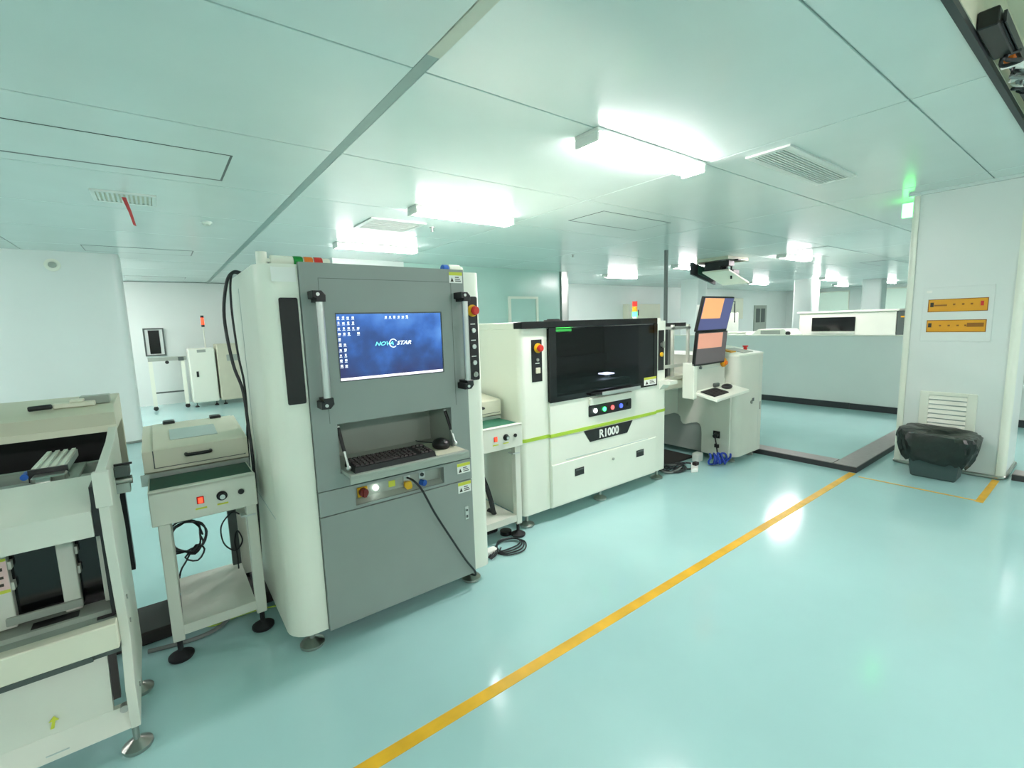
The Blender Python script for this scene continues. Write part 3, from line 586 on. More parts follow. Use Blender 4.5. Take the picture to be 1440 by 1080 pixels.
for x, mt in ((2.925, 'lampwhite'), (3.04, 'lampgreen'), (3.145, 'lamppink'), (3.26, 'lampblue'), (3.36, 'black')):
    part('push_button', MB().cyl((x, Y0-.027, .855), (x, Y0-.04, .855), .02, 16, bev=.003), mt, bp)
lp = part('control_panel', B(2.255, 2.36, Y0-.005, Y0, 1.165, 1.49, bev=.002), 'black', R, label='black panel with stop button')
estop(2.315, Y0-.005, 1.425, lp, .03)
part('push_button', MB().cyl((2.31, Y0-.005, 1.335), (2.31, Y0-.015, 1.335), .012), 'greylight', lp); part('print_mark', B(2.29, 2.33, Y0-.006, Y0-.005, 1.305, 1.312), 'paper', lp)
part('square_button', B(2.29, 2.335, Y0-.014, Y0-.005, 1.23, 1.275, bev=.003), 'beige', lp)
rp_ = part('control_panel', B(3.845, 3.935, Y0-.005, Y0, 1.12, 1.51, bev=.002), 'black', R, label='black panel with key and yellow button')
part('key_switch', MB().cyl((3.89, Y0-.005, 1.37), (3.89, Y0-.02, 1.37), .02).box(3.885, 3.91, Y0-.03, Y0-.02, 1.34, 1.4), 'steel', rp_)
part('push_button', MB().cyl((3.885, Y0-.005, 1.275), (3.885, Y0-.022, 1.275), .022, 16, bev=.003), 'yellow', rp_)
tw = part('tower_light', MB().cyl((3.7, 2.9, 1.625), (3.7, 2.9, 1.645), .018), 'white', R)
for z, mt, nm in ((1.645, 'lampgreen', 'green_lens'), (1.695, 'amber', 'amber_lens'), (1.745, 'red', 'red_lens')): part(nm, MB().cyl((3.7, 2.9, z), (3.7, 2.9, z+.047), .024, 20), mt, tw)
part('roof_cap', MB().cyl((3.0, 3.3, 1.625), (3.0, 3.3, 1.64), .09, 24).cyl((3.0, 3.3, 1.64), (3.0, 3.3, 1.648), .06, 24), 'black', R)
part('pass_guard', MB().prism([(2.62, .985), (2.69, .985), (2.735, .93), (2.735, 1.02), (2.62, 1.02)], 'x', 3.87, 4.0), 'white', R)
for x in (2.22, 3.08, 3.93): lev_foot(x, 2.80, .11, R, r=.06)
lev_foot(2.22, 4.1, .11, R); lev_foot(3.9, 4.1, .11, R)
# ------------------------------------------------------------------ end machine with raised monitors
U = root('board_unloader', (5.1, 3.0, 0), 'white end machine with curved side cut-out, sloping top and keyboard tray', 'machine')
ux0, ux1, uy0, uy1 = 4.93, 5.5, 2.5, 3.1
part('cabinet', MB().prism(rrect(ux0, ux1, uy0, 4.0, (.09, .01, .01, .01)), 'z', .07, 1.19), 'offwhite', U)
tp = part('sloping_top', MB().prism([(uy0, 1.19), (uy0, 1.205), (uy0+.42, 1.275), (uy0+.55, 1.275), (uy0+.55, 1.19)], 'x', ux0+.02, ux1+.005), 'white', U)
def ontop(x, y): return 1.205+(y-uy0)*.1667
part('amber_plate', MB().hexa([(5.0, 2.62, ontop(0, 2.62)), (5.11, 2.62, ontop(0, 2.62)), (5.11, 2.75, ontop(0, 2.75)), (5.0, 2.75, ontop(0, 2.75))], [(5.0, 2.62, ontop(0, 2.62)+.012), (5.11, 2.62, ontop(0, 2.62)+.012), (5.11, 2.75, ontop(0, 2.75)+.012), (5.0, 2.75, ontop(0, 2.75)+.012)]), 'amber', tp)
part('touch_display', MB().hexa([(5.15, 2.56, ontop(0, 2.56)), (5.38, 2.56, ontop(0, 2.56)), (5.38, 2.78, ontop(0, 2.78)), (5.15, 2.78, ontop(0, 2.78))], [(5.15, 2.56, ontop(0, 2.56)+.006), (5.38, 2.56, ontop(0, 2.56)+.006), (5.38, 2.78, ontop(0, 2.78)+.006), (5.15, 2.78, ontop(0, 2.78)+.006)]), 'greylight', tp)
part('stop_button', MB().cyl((5.44, 2.68, 1.23), (5.44, 2.68, 1.265), .02).cyl((5.44, 2.68, 1.265), (5.44, 2.68, 1.28), .03), 'red', tp)
part('door_seam', MB().box(5.42, 5.422, uy0-.0006, uy0+.002, .1, 1.17), 'joint', U)
lk = part('door_lock', MB().cyl((5.25, uy0, .66), (5.25, uy0-.012, .66), .02), 'steel', U); part('lock_lever', B(5.25, 5.285, uy0-.016, uy0-.012, .67, .705), 'greydark', lk)
part('door_hinge', B(5.455, 5.465, uy0-.004, uy0, .55, .64), 'greydark', U)
# side apron with the wavy cut-out, extends towards the printer
cut = [(2.56, .07), (2.885, .07), (2.885, .29), (2.892, .36), (2.915, .4), (2.95, .412), (3.02, .395), (3.09, .37), (3.13, .37), (3.155, .40), (3.165, .45), (3.19, .475), (3.235, .482), (3.9, .482), (3.9, .9), (2.56, .9)]
part('side_apron', MB().prism(cut, 'x', ux0-.03, ux0), 'offwhite', U)
part('inner_plate', B(ux0-.008, ux0-.001, 2.885, 3.9, .07, .49), 'greydark', U).data.materials[0] = MATS['grey']
part('transfer_bed', MB().box(4.04, ux0-.03, 2.90, 3.75, .86, .97, bev=.012).box(4.04, ux0-.03, 2.89, 2.91, .97, 1.0), 'cream', U)
part('bed_support', MB().box(4.3, ux0-.03, 3.2, 3.6, .5, .86), 'offwhite', U)
for x, y in ((4.40, 2.95), (4.69, 2.95), (4.40, 3.45), (4.69, 3.45)): part('frame_post', B(x-.014, x+.014, y-.014, y+.014, .97, 1.55), 'white', U)
part('frame_rail', MB().box(4.36, 4.72, 2.936, 2.964, 1.5, 1.525).box(4.36, 4.72, 3.436, 3.464, 1.5, 1.525).box(4.386, 4.414, 2.964, 3.436, 1.5, 1.525).box(4.676, 4.704, 2.964, 3.436, 1.5, 1.525), 'alu', U)
part('lower_rail', B(4.06, 4.72, 2.92, 2.936, 1.095, 1.13), 'white', U)
part('lift_plate', MB().box(4.45, 4.54, 3.1, 3.14, .97, 1.5), 'greydark', U); part('lift_plate', MB().box(4.58, 4.68, 3.12, 3.16, .97, 1.5), 'grey', U)
part('belt_guard', MB().box(4.30, 4.36, 3.0, 3.3, .97, 1.5), 'black', U)
part('lift_screw', MB().cyl((4.555, 3.05, .97), (4.555, 3.05, 1.56), .014), 'steel', U); part('lift_motor', MB().box(4.42, 4.5, 2.97, 3.05, 1.53, 1.57).box(4.58, 4.68, 2.97, 3.05, 1.53, 1.57), 'black', U)
# operator console
cn = part('console_panel', MB().box(4.3, 4.87, 2.615, 2.64, .86, 1.165, bev=.003), 'offwhite', U)
part('console_post', MB().box(4.235, 4.30, 2.59, 2.72, .80, 1.165, bev=.006), 'white', U)
part('console_arm', MB().box(4.3, 4.93, 2.64, 2.72, .86, .95), 'white', U)
part('panel_seam', B(4.40, 4.80, 2.6142, 2.6152, 1.095, 1.098), 'joint', cn)
part('panel_knob', MB().cyl((4.385, 2.615, 1.11), (4.385, 2.60, 1.11), .016), 'greydark', cn)
part('cable_clip', MB().box(4.63, 4.72, 2.58, 2.615, .885, .925, bev=.008), 'greydark', cn)
es = part('stop_box', MB().cyl((4.815, 2.612, 1.135), (4.815, 2.585, 1.135), .05, 24, bev=.006), 'amber', U, label='amber round stop button')
part('stop_head', MB().cyl((4.825, 2.585, 1.13), (4.825, 2.565, 1.13), .022, 16, bev=.003), 'orange', es)
part('keyboard_tray', MB().hexa([(4.28, 2.37, .79), (4.93, 2.37, .82), (4.93, 2.62, .87), (4.28, 2.62, .845)], [(4.28, 2.37, .82), (4.93, 2.37, .85), (4.93, 2.62, .90), (4.28, 2.62, .875)], bev=.005), 'white', U)
def tray_z(x, y): return .82+(x-4.28)/.65*.03+(y-2.37)/.25*.052
def slab(x0, x1, y0, y1, h0, h1): return MB().hexa([(x0, y0, tray_z(x0, y0)+h0), (x1, y0, tray_z(x1, y0)+h0), (x1, y1, tray_z(x1, y1)+h0), (x0, y1, tray_z(x0, y1)+h0)], [(x0, y0, tray_z(x0, y0)+h1), (x1, y0, tray_z(x1, y0)+h1), (x1, y1, tray_z(x1, y1)+h1), (x0, y1, tray_z(x0, y1)+h1)])
t = root('keyboard', (4.5, 2.48, .85), 'small black keyboard on the white tray below the raised monitors', 'keyboard')
part('case', slab(4.33, 4.60, 2.42, 2.57, .001, .012), 'black', t)
q = MB()
for r in range(5):
    for c in range(11):
        x = 4.337+.0237*c; y = 2.427+.0275*r; zz = tray_z(x, y)+.012; q.box(x, x+.019, y, y+.023, zz, zz+.005)
part('keycaps', q, 'blackbrown', t, kind='stuff')
t = root('computer_mouse', (4.75, 2.52, .88), 'black computer mouse on the white tray right of the small keyboard', 'mouse')
mm = tray_z(4.75, 2.52)
part('shell', MB().ball((4.75, 2.52, mm+.014), .07, .05, .03), 'black', t); part('scroll_wheel', MB().cyl((4.735, 2.49, mm+.034), (4.745, 2.49, mm+.034), .009), 'greydark', t)
def monitor(label, c, w, h, tilt, s1, s2, split):
    # c = centre of lower edge, tilt: top forward (towards -y)
    t = root('monitor', c, label, 'monitor')
    mt = Matrix.Translation(c) @ Matrix.Rotation(tilt, 4, 'X')
    part('casing', MB().box(-w/2, w/2, 0, .035, 0, h, bev=.006).xf(mt), 'black', t)
    sc = part('display', MB().box(-w/2+.012, w/2-.012, -.001, 0, .02, h-.012).xf(mt), s2, t, label='lit display')
    part('window_pane', MB().box(-w/2+.02, -w/2+.012+split[0]*(w-.024), -.002, -.001, .02+(1-split[1])*(h-.032), h-.014).xf(mt), s1, sc)
    part('rear_mount', MB().box(-.08, .08, .035, .07, h*.3, h*.7).xf(mt), 'greydark', t); return t
monitor('upper monitor tilted forward with an orange and violet picture', (4.50, 2.56, 1.475), .565, .35, math.radians(13), 'scr_orange', 'scr_violet', (.66, .64))
monitor('lower monitor with a pink and grey picture above the keyboard tray', (4.52, 2.585, 1.135), .57, .34, math.radians(5), 'scr_pink', 'scr_dim', (.84, .5))
part('monitor_stand', MB().box(4.49, 4.55, 2.69, 2.73, .95, 1.75), 'alu', U); part('monitor_bracket', MB().box(4.47, 4.57, 2.61, 2.69, 1.60, 1.68).box(4.47, 4.57, 2.64, 2.69, 1.25, 1.35), 'greydark', U)
part('side_post', MB().box(4.86, 4.90, 2.72, 2.78, 1.0, 1.56), 'greydark', U)
so = part('power_inlet', MB().box(ux0-.045, ux0-.03, 2.66, 2.74, .27, .35, bev=.004), 'black', U, label='black power inlet on the machine side')
part('plug', MB().cyl((ux0-.045, 2.70, .31), (ux0-.09, 2.69, .30), .026), 'black', so); part('inlet_box', MB().box(ux0-.045, ux0-.03, 2.67, 2.72, .16, .20), 'black', so)
part('inlet_cable', MB().tube([(ux0-.09, 2.69, .30), (ux0-.11, 2.66, .22), (ux0-.10, 2.65, .12), (ux0-.09, 2.63, .02)], .008, 6), 'black', so)
for x, y in ((5.0, 2.58), (5.42, 2.58), (5.0, 3.85), (5.42, 3.85)): lev_foot(x, y, .07, U, r=.04)
# cables on the floor by the end machine
ps = root('power_strip', (4.45, 2.72, 0), 'white power strip on the floor between the printer and end machine', 'power strip')
part('strip_body', MB().hexa([(4.33, 2.66, 0), (4.40, 2.62, 0), (4.60, 2.74, 0), (4.54, 2.79, 0)], [(4.33, 2.66, .04), (4.40, 2.62, .04), (4.60, 2.74, .04), (4.54, 2.79, .04)], bev=.004), 'paper', ps)
part('plug', B(4.46, 4.52, 2.68, 2.73, .04, .075, bev=.006), 'blackbrown', ps)
part('plug_box', B(4.70, 4.80, 2.80, 2.88, 0, .1, bev=.008), 'paper', label='white plug box on the floor behind the blue cable bundle', cat='plug')
part('blue_cable', MB().tube([(4.68+.05*math.cos(a*.9)+.006*a, 2.66+.02*math.sin(a*1.7)-.004*a, +.075+.06*math.sin(a*.9)) for a in range(30)], .011, 6, sub=3), 'cableblue', label='bundle of bright blue cable on the floor by the end machine', cat='cable')
for k in range(7):
    a = random.uniform(.0, .25)
    c = [(4.1+.04*k, 3.0-.02*k, .012), (4.08+a, 2.85, .012+.008*k), (4.15+a, 2.72+.02*k, .014), (4.3+a, 2.72+.015*k, .014+.008*k), (4.42+a*.6, 2.86, .014), (4.3, 3.0, .02), (4.2+.03*k, 3.15, .012)]
    part('floor_cable', MB().tube(c, random.choice((.006, .009, .012)), 6), 'cable' if k != 3 else 'cablegrey', label='loose %s cable in the tangle between the printer and end machine' % ('black' if k != 3 else 'grey'), cat='cable', group='tangle of cables by the end machine')
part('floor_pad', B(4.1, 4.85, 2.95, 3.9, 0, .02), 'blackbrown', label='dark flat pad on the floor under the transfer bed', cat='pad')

# ------------------------------------------------------------------ board loader at the left edge
Lm = root('board_loader', (-.55, 2.6, 0), 'cream open-top machine cut off by the left edge of the view', 'machine')
lx0, lx1 = -1.1, -.2
sp = [(2.16, .14), (2.66, .2), (2.66, .78), (2.6, .92), (2.95, 1.0), (2.95, 1.19), (2.72, 1.155), (2.19, 1.13), (2.19, .9), (2.24, .56), (2.24, .45), (2.16, .30)]
SP = part('side_panel', MB().prism(sp, 'x', lx1-.03, lx1, bev=.002), 'offwhite', Lm)
part('side_panel', MB().prism(sp, 'x', lx0, lx0+.03, bev=.002), 'offwhite', Lm)
for y, z in ((2.3, .6), (2.3, .5), (2.3, .22), (2.25, 1.08)): part('screw', MB().cyl((lx1, y, z), (lx1+.004, y, z), .009, 10), 'steel', SP)
part('hood', MB().prism([(2.93, 1.165), (2.93, 1.255), (2.99, 1.285), (3.4, 1.3), (3.4, .9), (3.36, .9), (3.36, 1.165)], 'x', lx0, lx1, bev=.003), 'beige', Lm)
part('hood_lip', B(lx0, lx1, 2.922, 2.932, 1.165, 1.195), 'cream', Lm)
part('front_cover', MB().prism([(2.42, 1.08), (2.225, 1.025), (2.19, 1.0), (2.19, .905), (2.21, .905), (2.21, .99), (2.235, 1.005), (2.43, 1.06)], 'x', lx0+.03, lx1-.052), 'offwhite', Lm)
part('cover_edge', MB().box(lx1-.05, lx1-.03, 2.2, 2.45, .90, 1.085), 'black', Lm)
part('dark_interior', MB().box(lx0+.03, lx1-.03, 3.3, 3.36, .3, 1.165).box(lx0+.03, lx1-.03, 2.5, 3.3, .92, .935), 'black', Lm)
part('rail_bed', MB().box(lx0+.03, lx1-.03, 2.52, 2.60, 1.0, 1.05).box(lx0+.03, lx1-.03, 2.78, 2.82, 1.0, 1.055).box(-.42, -.31, 2.45, 2.8, 1.05, 1.06), 'greylight', Lm)
pr = part('pusher_profile', MB().hexa([(-.45, 2.56, 1.075), (-.345, 2.56, 1.075), (-.345, 2.9, 1.075), (-.45, 2.9, 1.075)], [(-.45, 2.56, 1.105), (-.345, 2.56, 1.105), (-.345, 2.9, 1.105), (-.45, 2.9, 1.105)]), 'alu', Lm, label='ribbed aluminium pusher')
for k in range(4): part('rib', B(-.445+.027*k, -.431+.027*k, 2.56, 2.9, 1.105, 1.112), 'white', pr)
part('end_plate', B(-.455, -.34, 2.545, 2.56, 1.06, 1.108), 'black', pr); part('blue_tube', MB().cyl((-.465, 2.54, 1.085), (-.465, 2.60, 1.085), .012), 'blue', pr)
part('clamp_block', MB().box(-.44, -.34, 2.48, 2.545, 1.05, 1.09, bev=.005).cyl((-.42, 2.46, 1.07), (-.38, 2.46, 1.07), .02), 'steel', pr)
part('corner_bracket', MB().box(-.235, lx1+.012, 2.17, 2.2, 1.01, 1.14, bev=.003), 'offwhite', Lm)
ib = part('inlet_bracket', MB().box(lx1, lx1+.05, 2.5, 2.58, 1.03, 1.075, bev=.004), 'greydark', Lm)
part('inlet_roller', MB().cyl((lx1, 2.53, 1.01), (lx1+.055, 2.53, 1.01), .018).box(lx1, lx1+.045, 2.51, 2.57, .96, 1.0), 'steel', ib); part('black_tab', B(lx1, lx1+.06, 2.53, 2.545, 1.075, 1.082), 'black', ib)
part('black_backing', B(lx0+.03, lx1-.03, 2.44, 2.45, .55, .93), 'blackgloss', Lm)
for x, w in ((-.545, .05), (-.365, .05), (-.262, .022)):
    pq = part('white_post', MB().box(x-w/2, x+w/2, 2.40, 2.44, .56, .93, bev=.003), 'offwhite', Lm)
    if w > .03:
        part('notch_tab', MB().box(x+w/2, x+w/2+.008, 2.41, 2.44, .86, .89).box(x+w/2, x+w/2+.008, 2.41, 2.44, .78, .81).box(x+w/2, x+w/2+.008, 2.41, 2.44, .70, .73), 'offwhite', pq)
    if x < -.5:
        w_ = part('warning_sticker', B(x-.024, x+.024, 2.3985, 2.40, .70, .83), 'pink', pq)
        part('yellow_band', MB().box(x-.024, x+.024, 2.398, 2.3985, .82, .83).box(x-.024, x+.024, 2.398, 2.3985, .70, .712), 'labelyellow', w_); part('print_marks', MB().box(x-.015, x+.012, 2.398, 2.3985, .785, .797).box(x-.012, x+.012, 2.398, 2.3985, .755, .765).box(x-.014, x+.01, 2.398, 2.3985, .727, .738), 'ink', w_)
part('post_rail', B(-.545, -.335, 2.385, 2.40, .575, .605, bev=.002), 'greylight', Lm)
part('gasket', B(lx1-.045, lx1-.03, 2.26, 2.45, .56, .91), 'black', Lm)
part('lower_ledge', MB().box(lx0+.03, lx1-.03, 2.25, 2.45, .54, .552).box(lx0+.03, lx1-.03, 2.3, 2.315, .552, .57), 'greylight', Lm)
part('ledge_slot', MB().box(-.48, -.35, 2.32, 2.4, .552, .556), 'black', Lm); part('ledge_slot', MB().box(-.29, -.24, 2.27, 2.29, .552, .556), 'black', Lm)
part('cross_beam', MB().box(lx0+.03, lx1-.03, 2.195, 2.25, .455, .555, bev=.004), 'cream', Lm)
part('slide_rail', MB().box(lx0+.03, -.31, 2.215, 2.235, .425, .445).box(lx0+.03, lx1-.03, 2.235, 2.26, .42, .455), 'greydark', Lm)
lpn = part('lower_panel', MB().prism([(2.26, .44), (2.285, .44), (2.235, .21), (2.2, .21)], 'x', lx0+.03, lx1-.075), 'offwhite', Lm)
part('grip_slot', MB().box(-.42, -.37, 2.252, 2.262, .415, .425), 'greylight', lpn)
part('arrow_sticker', MB().prism([(-.445, .235), (-.438, .262), (-.447, .262), (-.432, .28), (-.42, .262), (-.429, .262), (-.435, .235)], 'y', 2.203, 2.206), 'labelyellow', lpn, label='small yellow arrow sticker')
part('panel_gasket', MB().prism([(2.25, .44), (2.275, .44), (2.235, .25), (2.21, .25)], 'x', lx1-.072, lx1-.05), 'blackbrown', Lm)
part('front_apron', MB().prism([(2.165, .14), (2.20, .215), (2.225, .215), (2.225, .14)], 'x', lx0+.03, lx1-.03), 'offwhite', Lm)
part('apron_crease', MB().box(-.46, -.40, 2.166, 2.17, .16, .163), 'joint', Lm)
part('pivot_bolt', MB().cyl((lx1-.04, 2.19, .225), (lx1-.04, 2.165, .225), .014), 'steel', Lm)
for x, y in ((-.225, 2.235), (-1.05, 2.235), (-.225, 2.6), (-1.05, 2.6)): lev_foot(x, y, .17, Lm, r=.05)
tc_ = root('toggle_clamp', (-.42, 3.05, 1.287), 'small clamp tool with black grip lying on the cream machine hood', 'clamp')
part('grip', MB().cyl((-.50, 2.99, 1.30), (-.42, 3.0, 1.302), .012, 14, bev=.003), 'black', tc_)
part('clamp_body', MB().box(-.42, -.27, 3.0, 3.03, 1.288, 1.312, bev=.004).box(-.36, -.31, 2.99, 3.04, 1.312, 1.325, bev=.003), 'cream', tc_)
part('steel_plate', B(-.33, -.22, 3.05, 3.12, 1.2905, 1.33, bev=.002), 'greylight', tc_)

# ------------------------------------------------------------------ boxed column fittings and waste bin
cx = 6.228
sg = root('sign_board', (6.22, 1.03, 1.31), 'pale board with two yellow strips on the boxed column', 'sign')
cxx = 6.24
part('board', B(cxx-.008, cxx, .775, 1.285, 1.31, 1.84, bev=.002), 'wall', sg)
def strip(z0, z1, marks):
    s = part('yellow_strip', B(cxx-.011, cxx-.008, .812, 1.243, z0, z1), 'amber', sg)
    part('strip_border', MB().box(cxx-.012, cxx-.011, .812, 1.243, z0, z0+.006).box(cxx-.012, cxx-.011, .812, 1.243, z1-.006, z1).box(cxx-.012, cxx-.011, .812, .818, z0, z1).box(cxx-.012, cxx-.011, 1.237, 1.243, z0, z1), 'inkbrown', s)
    for (u0, u1, v0, v1, mt) in marks:
        part('print_mark', B(cxx-.0122, cxx-.011, 1.243-u1*.431, 1.243-u0*.431, z0+v0*(z1-z0), z0+v1*(z1-z0)), mt, s)
strip(1.60, 1.725, [(.04, .1, .4, .75, 'ink'), (.11, .33, .45, .57, 'inkbrown'), (.43, .47, .5, .62, 'inkbrown'), (.58, .62, .5, .62, 'inkbrown'), (.72, .76, .5, .62, 'inkbrown'), (.88, .93, .4, .75, 'red')])
strip(1.40, 1.52, [(.03, .09, .4, .75, 'ink'), (.22, .26, .48, .6, 'inkbrown'), (.37, .41, .48, .6, 'inkbrown'), (.52, .56, .48, .6, 'inkbrown'), (.65, .68, .48, .6, 'inkbrown'), (.69, .96, .42, .74, 'inkbrown')])
part('small_tag', B(cxx-.010, cxx-.008, 1.22, 1.262, 1.79, 1.815), 'paper', sg)
vt = root('wall_louvre', (6.22, 1.03, .3), 'white louvred vent low on the boxed column behind the bin', 'vent')
part('frame', MB().box(cxx-.02, cxx, .82, .89, .3, .8, bev=.003).box(cxx-.02, cxx, 1.175, 1.245, .3, .8, bev=.003).box(cxx-.02, cxx, .89, 1.175, .765, .8).box(cxx-.02, cxx, .89, 1.175, .3, .335), 'white', vt)
part('backing', B(cxx-.003, cxx, .89, 1.175, .335, .765), 'joint', vt)
for k in range(9):
    z = .345+k*.0475
    part('slat', MB().prism([(cxx-.022, z), (cxx-.018, z), (cxx-.003, z+.034), (cxx-.007, z+.034)], 'y', .89, 1.175), 'white', vt)
bn = root('waste_bin', (5.97, 1.03, 0), 'dark green plastic waste bin lined with a black bag before the column', 'bin')
part('bin_body', MB().hexa([(5.83, .865, 0), (6.08, .865, 0), (6.08, 1.195, 0), (5.83, 1.195, 0)], [(5.795, .815, .42), (6.11, .815, .42), (6.11, 1.245, .42), (5.795, 1.245, .42)], bev=.012), 'bin', bn)
# bag: rings around the rim, folded over and bulging
q = MB(); rings = []
prof = [(.0, .175), (.018, .165), (.034, .2), (.05, .26), (.063, .32), (.071, .375), (.072, .42), (.056, .452), (.01, .462), (-.05, .452), (-.11, .448)]
n = 56
for pi_, (off, z) in enumerate(prof):
    ring = []
    for k in range(n):
        a = 2*math.pi*k/n; ca, sa = math.cos(a), math.sin(a)
        hx, hy = .152, .207
        e = .42
        px = math.copysign(abs(ca)**e, ca)*hx; py = math.copysign(abs(sa)**e, sa)*hy
        w = 0 if pi_ in (0,) else .007*math.sin(k*.9+pi_*.9)+.007*math.sin(k*1.7+pi_*2.0)+random.uniform(-.008, .008)
        sag = .035*max(0, math.sin(a*1.0+2.6)) if 0 < pi_ < 4 else 0
        o2 = off+w*(.4 if pi_ < 2 else 1)
        lower = max(0, -ca)*.0
        ring.append(q.b.verts.new((5.953+px+o2*math.copysign(abs(ca)**.5, ca), 1.03+py+o2*1.15*math.copysign(abs(sa)**.5, sa), z-sag+.012*math.sin(k*1.7)*(pi_ < 2)+(.02*math.sin(a+.6) if pi_ > 3 else 0))))
    rings.append(ring)
for a, b in zip(rings, rings[1:]):
    for k in range(n): q.b.faces.new((a[k], a[(k+1) % n], b[(k+1) % n], b[k]))
q.b.faces.new(rings[-1])
part('bag', q, 'bag', bn, label='crumpled black bin bag')

# ------------------------------------------------------------------ far left cabinets
t = root('white_cabinet', (.75, 12.3, 0), 'small white floor cabinet with display against the back wall', 'cabinet')
part('body', B(.5, .985, 12.2, 12.8, .1, 1.29, bev=.02), 'white', t)
part('top_display', B(.66, .82, 12.19, 12.2, 1.2, 1.26), 'greylight', t); part('door_handle', B(.61, .65, 12.18, 12.2, .67, .79), 'black', t)
for x in (.56, .93): lev_foot(x, 12.3, .1, t, 'rubber', .04)
sgt = part('signal_pole', MB().cyl((.84, 12.4, 1.29), (.84, 12.4, 1.76), .012), 'white', t)
part('red_lens', MB().cyl((.84, 12.4, 1.80), (.84, 12.4, 1.95), .03), 'lampred', sgt); part('black_cap', MB().cyl((.84, 12.4, 1.95), (.84, 12.4, 2.0), .031).cyl((.84, 12.4, 1.75), (.84, 12.4, 1.80), .031), 'blackbrown', sgt)
t = root('cream_cabinet', (1.25, 12.3, 0), 'cream floor cabinet beside the small white cabinet', 'cabinet')
part('body', B(1.02, 1.6, 12.2, 12.85, .1, 1.36, bev=.02), 'beige', t); part('side_grip', B(1.2, 1.42, 12.19, 12.2, .98, 1.12, bev=.004), 'greylight', t)
for x in (1.1, 1.5): lev_foot(x, 12.3, .1, t, 'rubber', .04)
t = root('conveyor_stand', (.15, 12.4, 0), 'small white conveyor stand by the back wall', 'stand')
part('rail', B(-.2, .46, 12.4, 12.5, 1.05, 1.13), 'greylight', t); part('leg', B(-.2, -.13, 12.4, 12.47, .08, 1.05), 'white', t); part('leg', B(.36, .43, 12.4, 12.47, .08, 1.05), 'white', t)
part('cross_bar', B(-.13, .36, 12.42, 12.46, .36, .39), 'greydark', t); part('knob', MB().cyl((.12, 12.4, 1.02), (.12, 12.36, 1.02), .035), 'black', t); part('switch_box', B(.32, .42, 12.37, 12.4, 1.04, 1.12), 'greydark', t)
for x in (-.165, .395): part('caster', MB().cyl((x, 12.41, .045), (x, 12.46, .045), .045).box(x-.03, x+.03, 12.4, 12.47, .07, .09), 'black', t)
t = part('window_1', MB().box(-.24, .14, 13.37, 13.4, 1.13, 1.76), 'wall', label='small dark wall window with a pale frame on the back wall', cat='window', kind='structure')
part('window_frame', MB().box(-.24, -.21, 13.35, 13.37, 1.13, 1.76).box(.11, .14, 13.35, 13.37, 1.13, 1.76).box(-.21, .11, 13.35, 13.37, 1.13, 1.16).box(-.21, .11, 13.35, 13.37, 1.73, 1.76), 'greydark', t); part('pane', B(-.15, .05, 13.36, 13.37, 1.18, 1.71), 'blackgloss', t)
# ------------------------------------------------------------------ things beyond the half wall
t = root('white_oven', (11.9, 3.6, 0), 'long white cabinet with a dark window behind the half wall', 'machine')
part('body', MB().box(11.5, 12.6, 2.75, 4.48, .1, 1.63, bev=.01), 'offwhite', t); part('roof', B(11.46, 12.64, 2.7, 4.52, 1.63, 1.67, bev=.008), 'white', t); part('plinth', B(11.55, 12.5, 2.8, 4.4, 0, .1), 'skirt', t)
part('dark_window', B(11.485, 11.5, 3.42, 4.22, 1.24, 1.535, bev=.004), 'blackgloss', t); part('grab_bar', MB().box(11.46, 11.485, 3.42, 4.22, 1.19, 1.21), 'alu', t)
part('side_unit', B(11.5, 12.5, 2.5, 2.74, .1, 1.63, bev=.01), 'greydark', t); part('amber_lamp', B(11.48, 11.5, 2.6, 2.68, 1.5, 1.53), 'amber', t)
t = root('dark_rack', (11.6, 2.2, 0), 'dark equipment rack at the end of the white cabinet', 'rack')
part('frame', MB().box(11.5, 12.4, 1.85, 2.46, .1, 1.64, bev=.01), 'black', t); part('foot_bar', B(11.5, 12.4, 1.9, 2.4, 0, .1), 'skirt', t)
for z in (1.18, 1.23): part('shelf_item', B(11.46, 11.5, 1.95, 2.4, z, z+.03), 'greylight', t)
t = root('desktop_device', (10.3, 4.55, 0), 'low white device with a grey sloping window just above the half wall', 'machine')
part('body', MB().prism([(4.1, 0), (4.85, 0), (4.85, 1.22), (4.72, 1.33), (4.2, 1.33), (4.1, 1.22)], 'x', 10.1, 10.7), 'white', t); part('window', B(10.085, 10.1, 4.28, 4.66, 1.23, 1.31), 'greylight', t); part('knob', MB().cyl((10.1, 4.12, 1.25), (10.05, 4.12, 1.25), .04), 'black', t)
t = root('white_hood', (10.3, 5.1, 0), 'low white box left of the sloping device behind the half wall', 'machine')
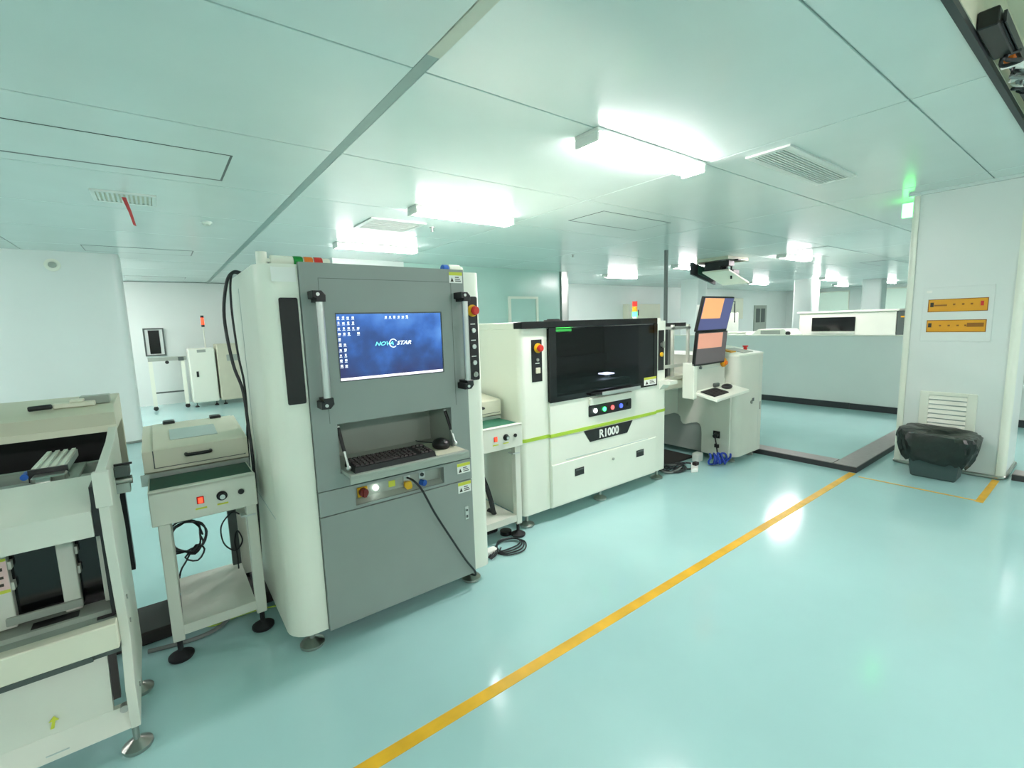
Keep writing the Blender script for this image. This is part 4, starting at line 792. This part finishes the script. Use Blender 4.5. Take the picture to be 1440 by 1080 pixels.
part('body', B(10.1, 10.7, 4.95, 5.5, 0, 1.26, bev=.03), 'white', t); part('lid', B(10.1, 10.7, 4.97, 5.48, 1.26, 1.275, bev=.005), 'offwhite', t)
t = root('wall_cabinet', (16.6, 10.5, 1.2), 'small white wall cabinet with a slot on the far wall', 'cabinet')
part('body', B(19.4, 20.9, 10.45, 10.7, 1.5, 2.4, bev=.01), 'cream', t); part('slot', B(20.1, 20.16, 10.44, 10.45, 1.8, 2.15), 'black', t)
t = root('wall_cabinet', (14.6, 10.5, 1.2), 'white wall cabinet behind the grey pipe on the far wall', 'cabinet')
part('body', B(13.0, 14.8, 10.45, 10.7, 1.5, 2.15, bev=.01), 'cream', t); part('slot', B(13.5, 13.54, 10.44, 10.45, 1.75, 1.95), 'black', t)
t = root('lab_stand', (17.5, 9.5, 0), 'grey equipment stand with arms near the far wall', 'stand')
part('body', B(16.6, 17.5, 8.9, 9.6, .1, 1.75, bev=.02), 'offwhite', t); part('arm', MB().tube([(16.6, 9.2, 2.0), (16.6, 9.2, 2.15), (16.6, 8.6, 2.15), (16.6, 8.6, 1.4)], .02, 6, sub=1), 'greydark', t); part('base', B(16.5, 17.6, 8.8, 9.7, 0, .1), 'skirt', t)
D2 = part('door_2', B(22.4, 23.6, 10.66, 10.7, 0, 2.1), 'greylight', label='grey door with glazed top in the far wall', cat='door', kind='structure')
for x in (22.55, 23.05): part('door_pane', B(x, x+.38, 10.65, 10.66, 1.3, 1.95), 'greydark', D2)
for k, (y0, y1) in enumerate(((2.2, 5.2), (5.6, 7.2), (8.0, 9.6))):
    w = part('window_%d' % (k+2), B(25.76, 25.8, y0, y1, 1.1, 2.6), 'bgwindow', label=('bright far window behind the dark rack', 'bright far window above the white cabinet', 'bright far window beside the far door')[k], cat='window', kind='structure')
    part('window_frame', MB().box(25.74, 25.76, y0-.05, y0, 1.05, 2.65).box(25.74, 25.76, y1, y1+.05, 1.05, 2.65).box(25.74, 25.76, y0, y1, 2.6, 2.65).box(25.74, 25.76, y0, y1, 1.05, 1.1), 'white', w)
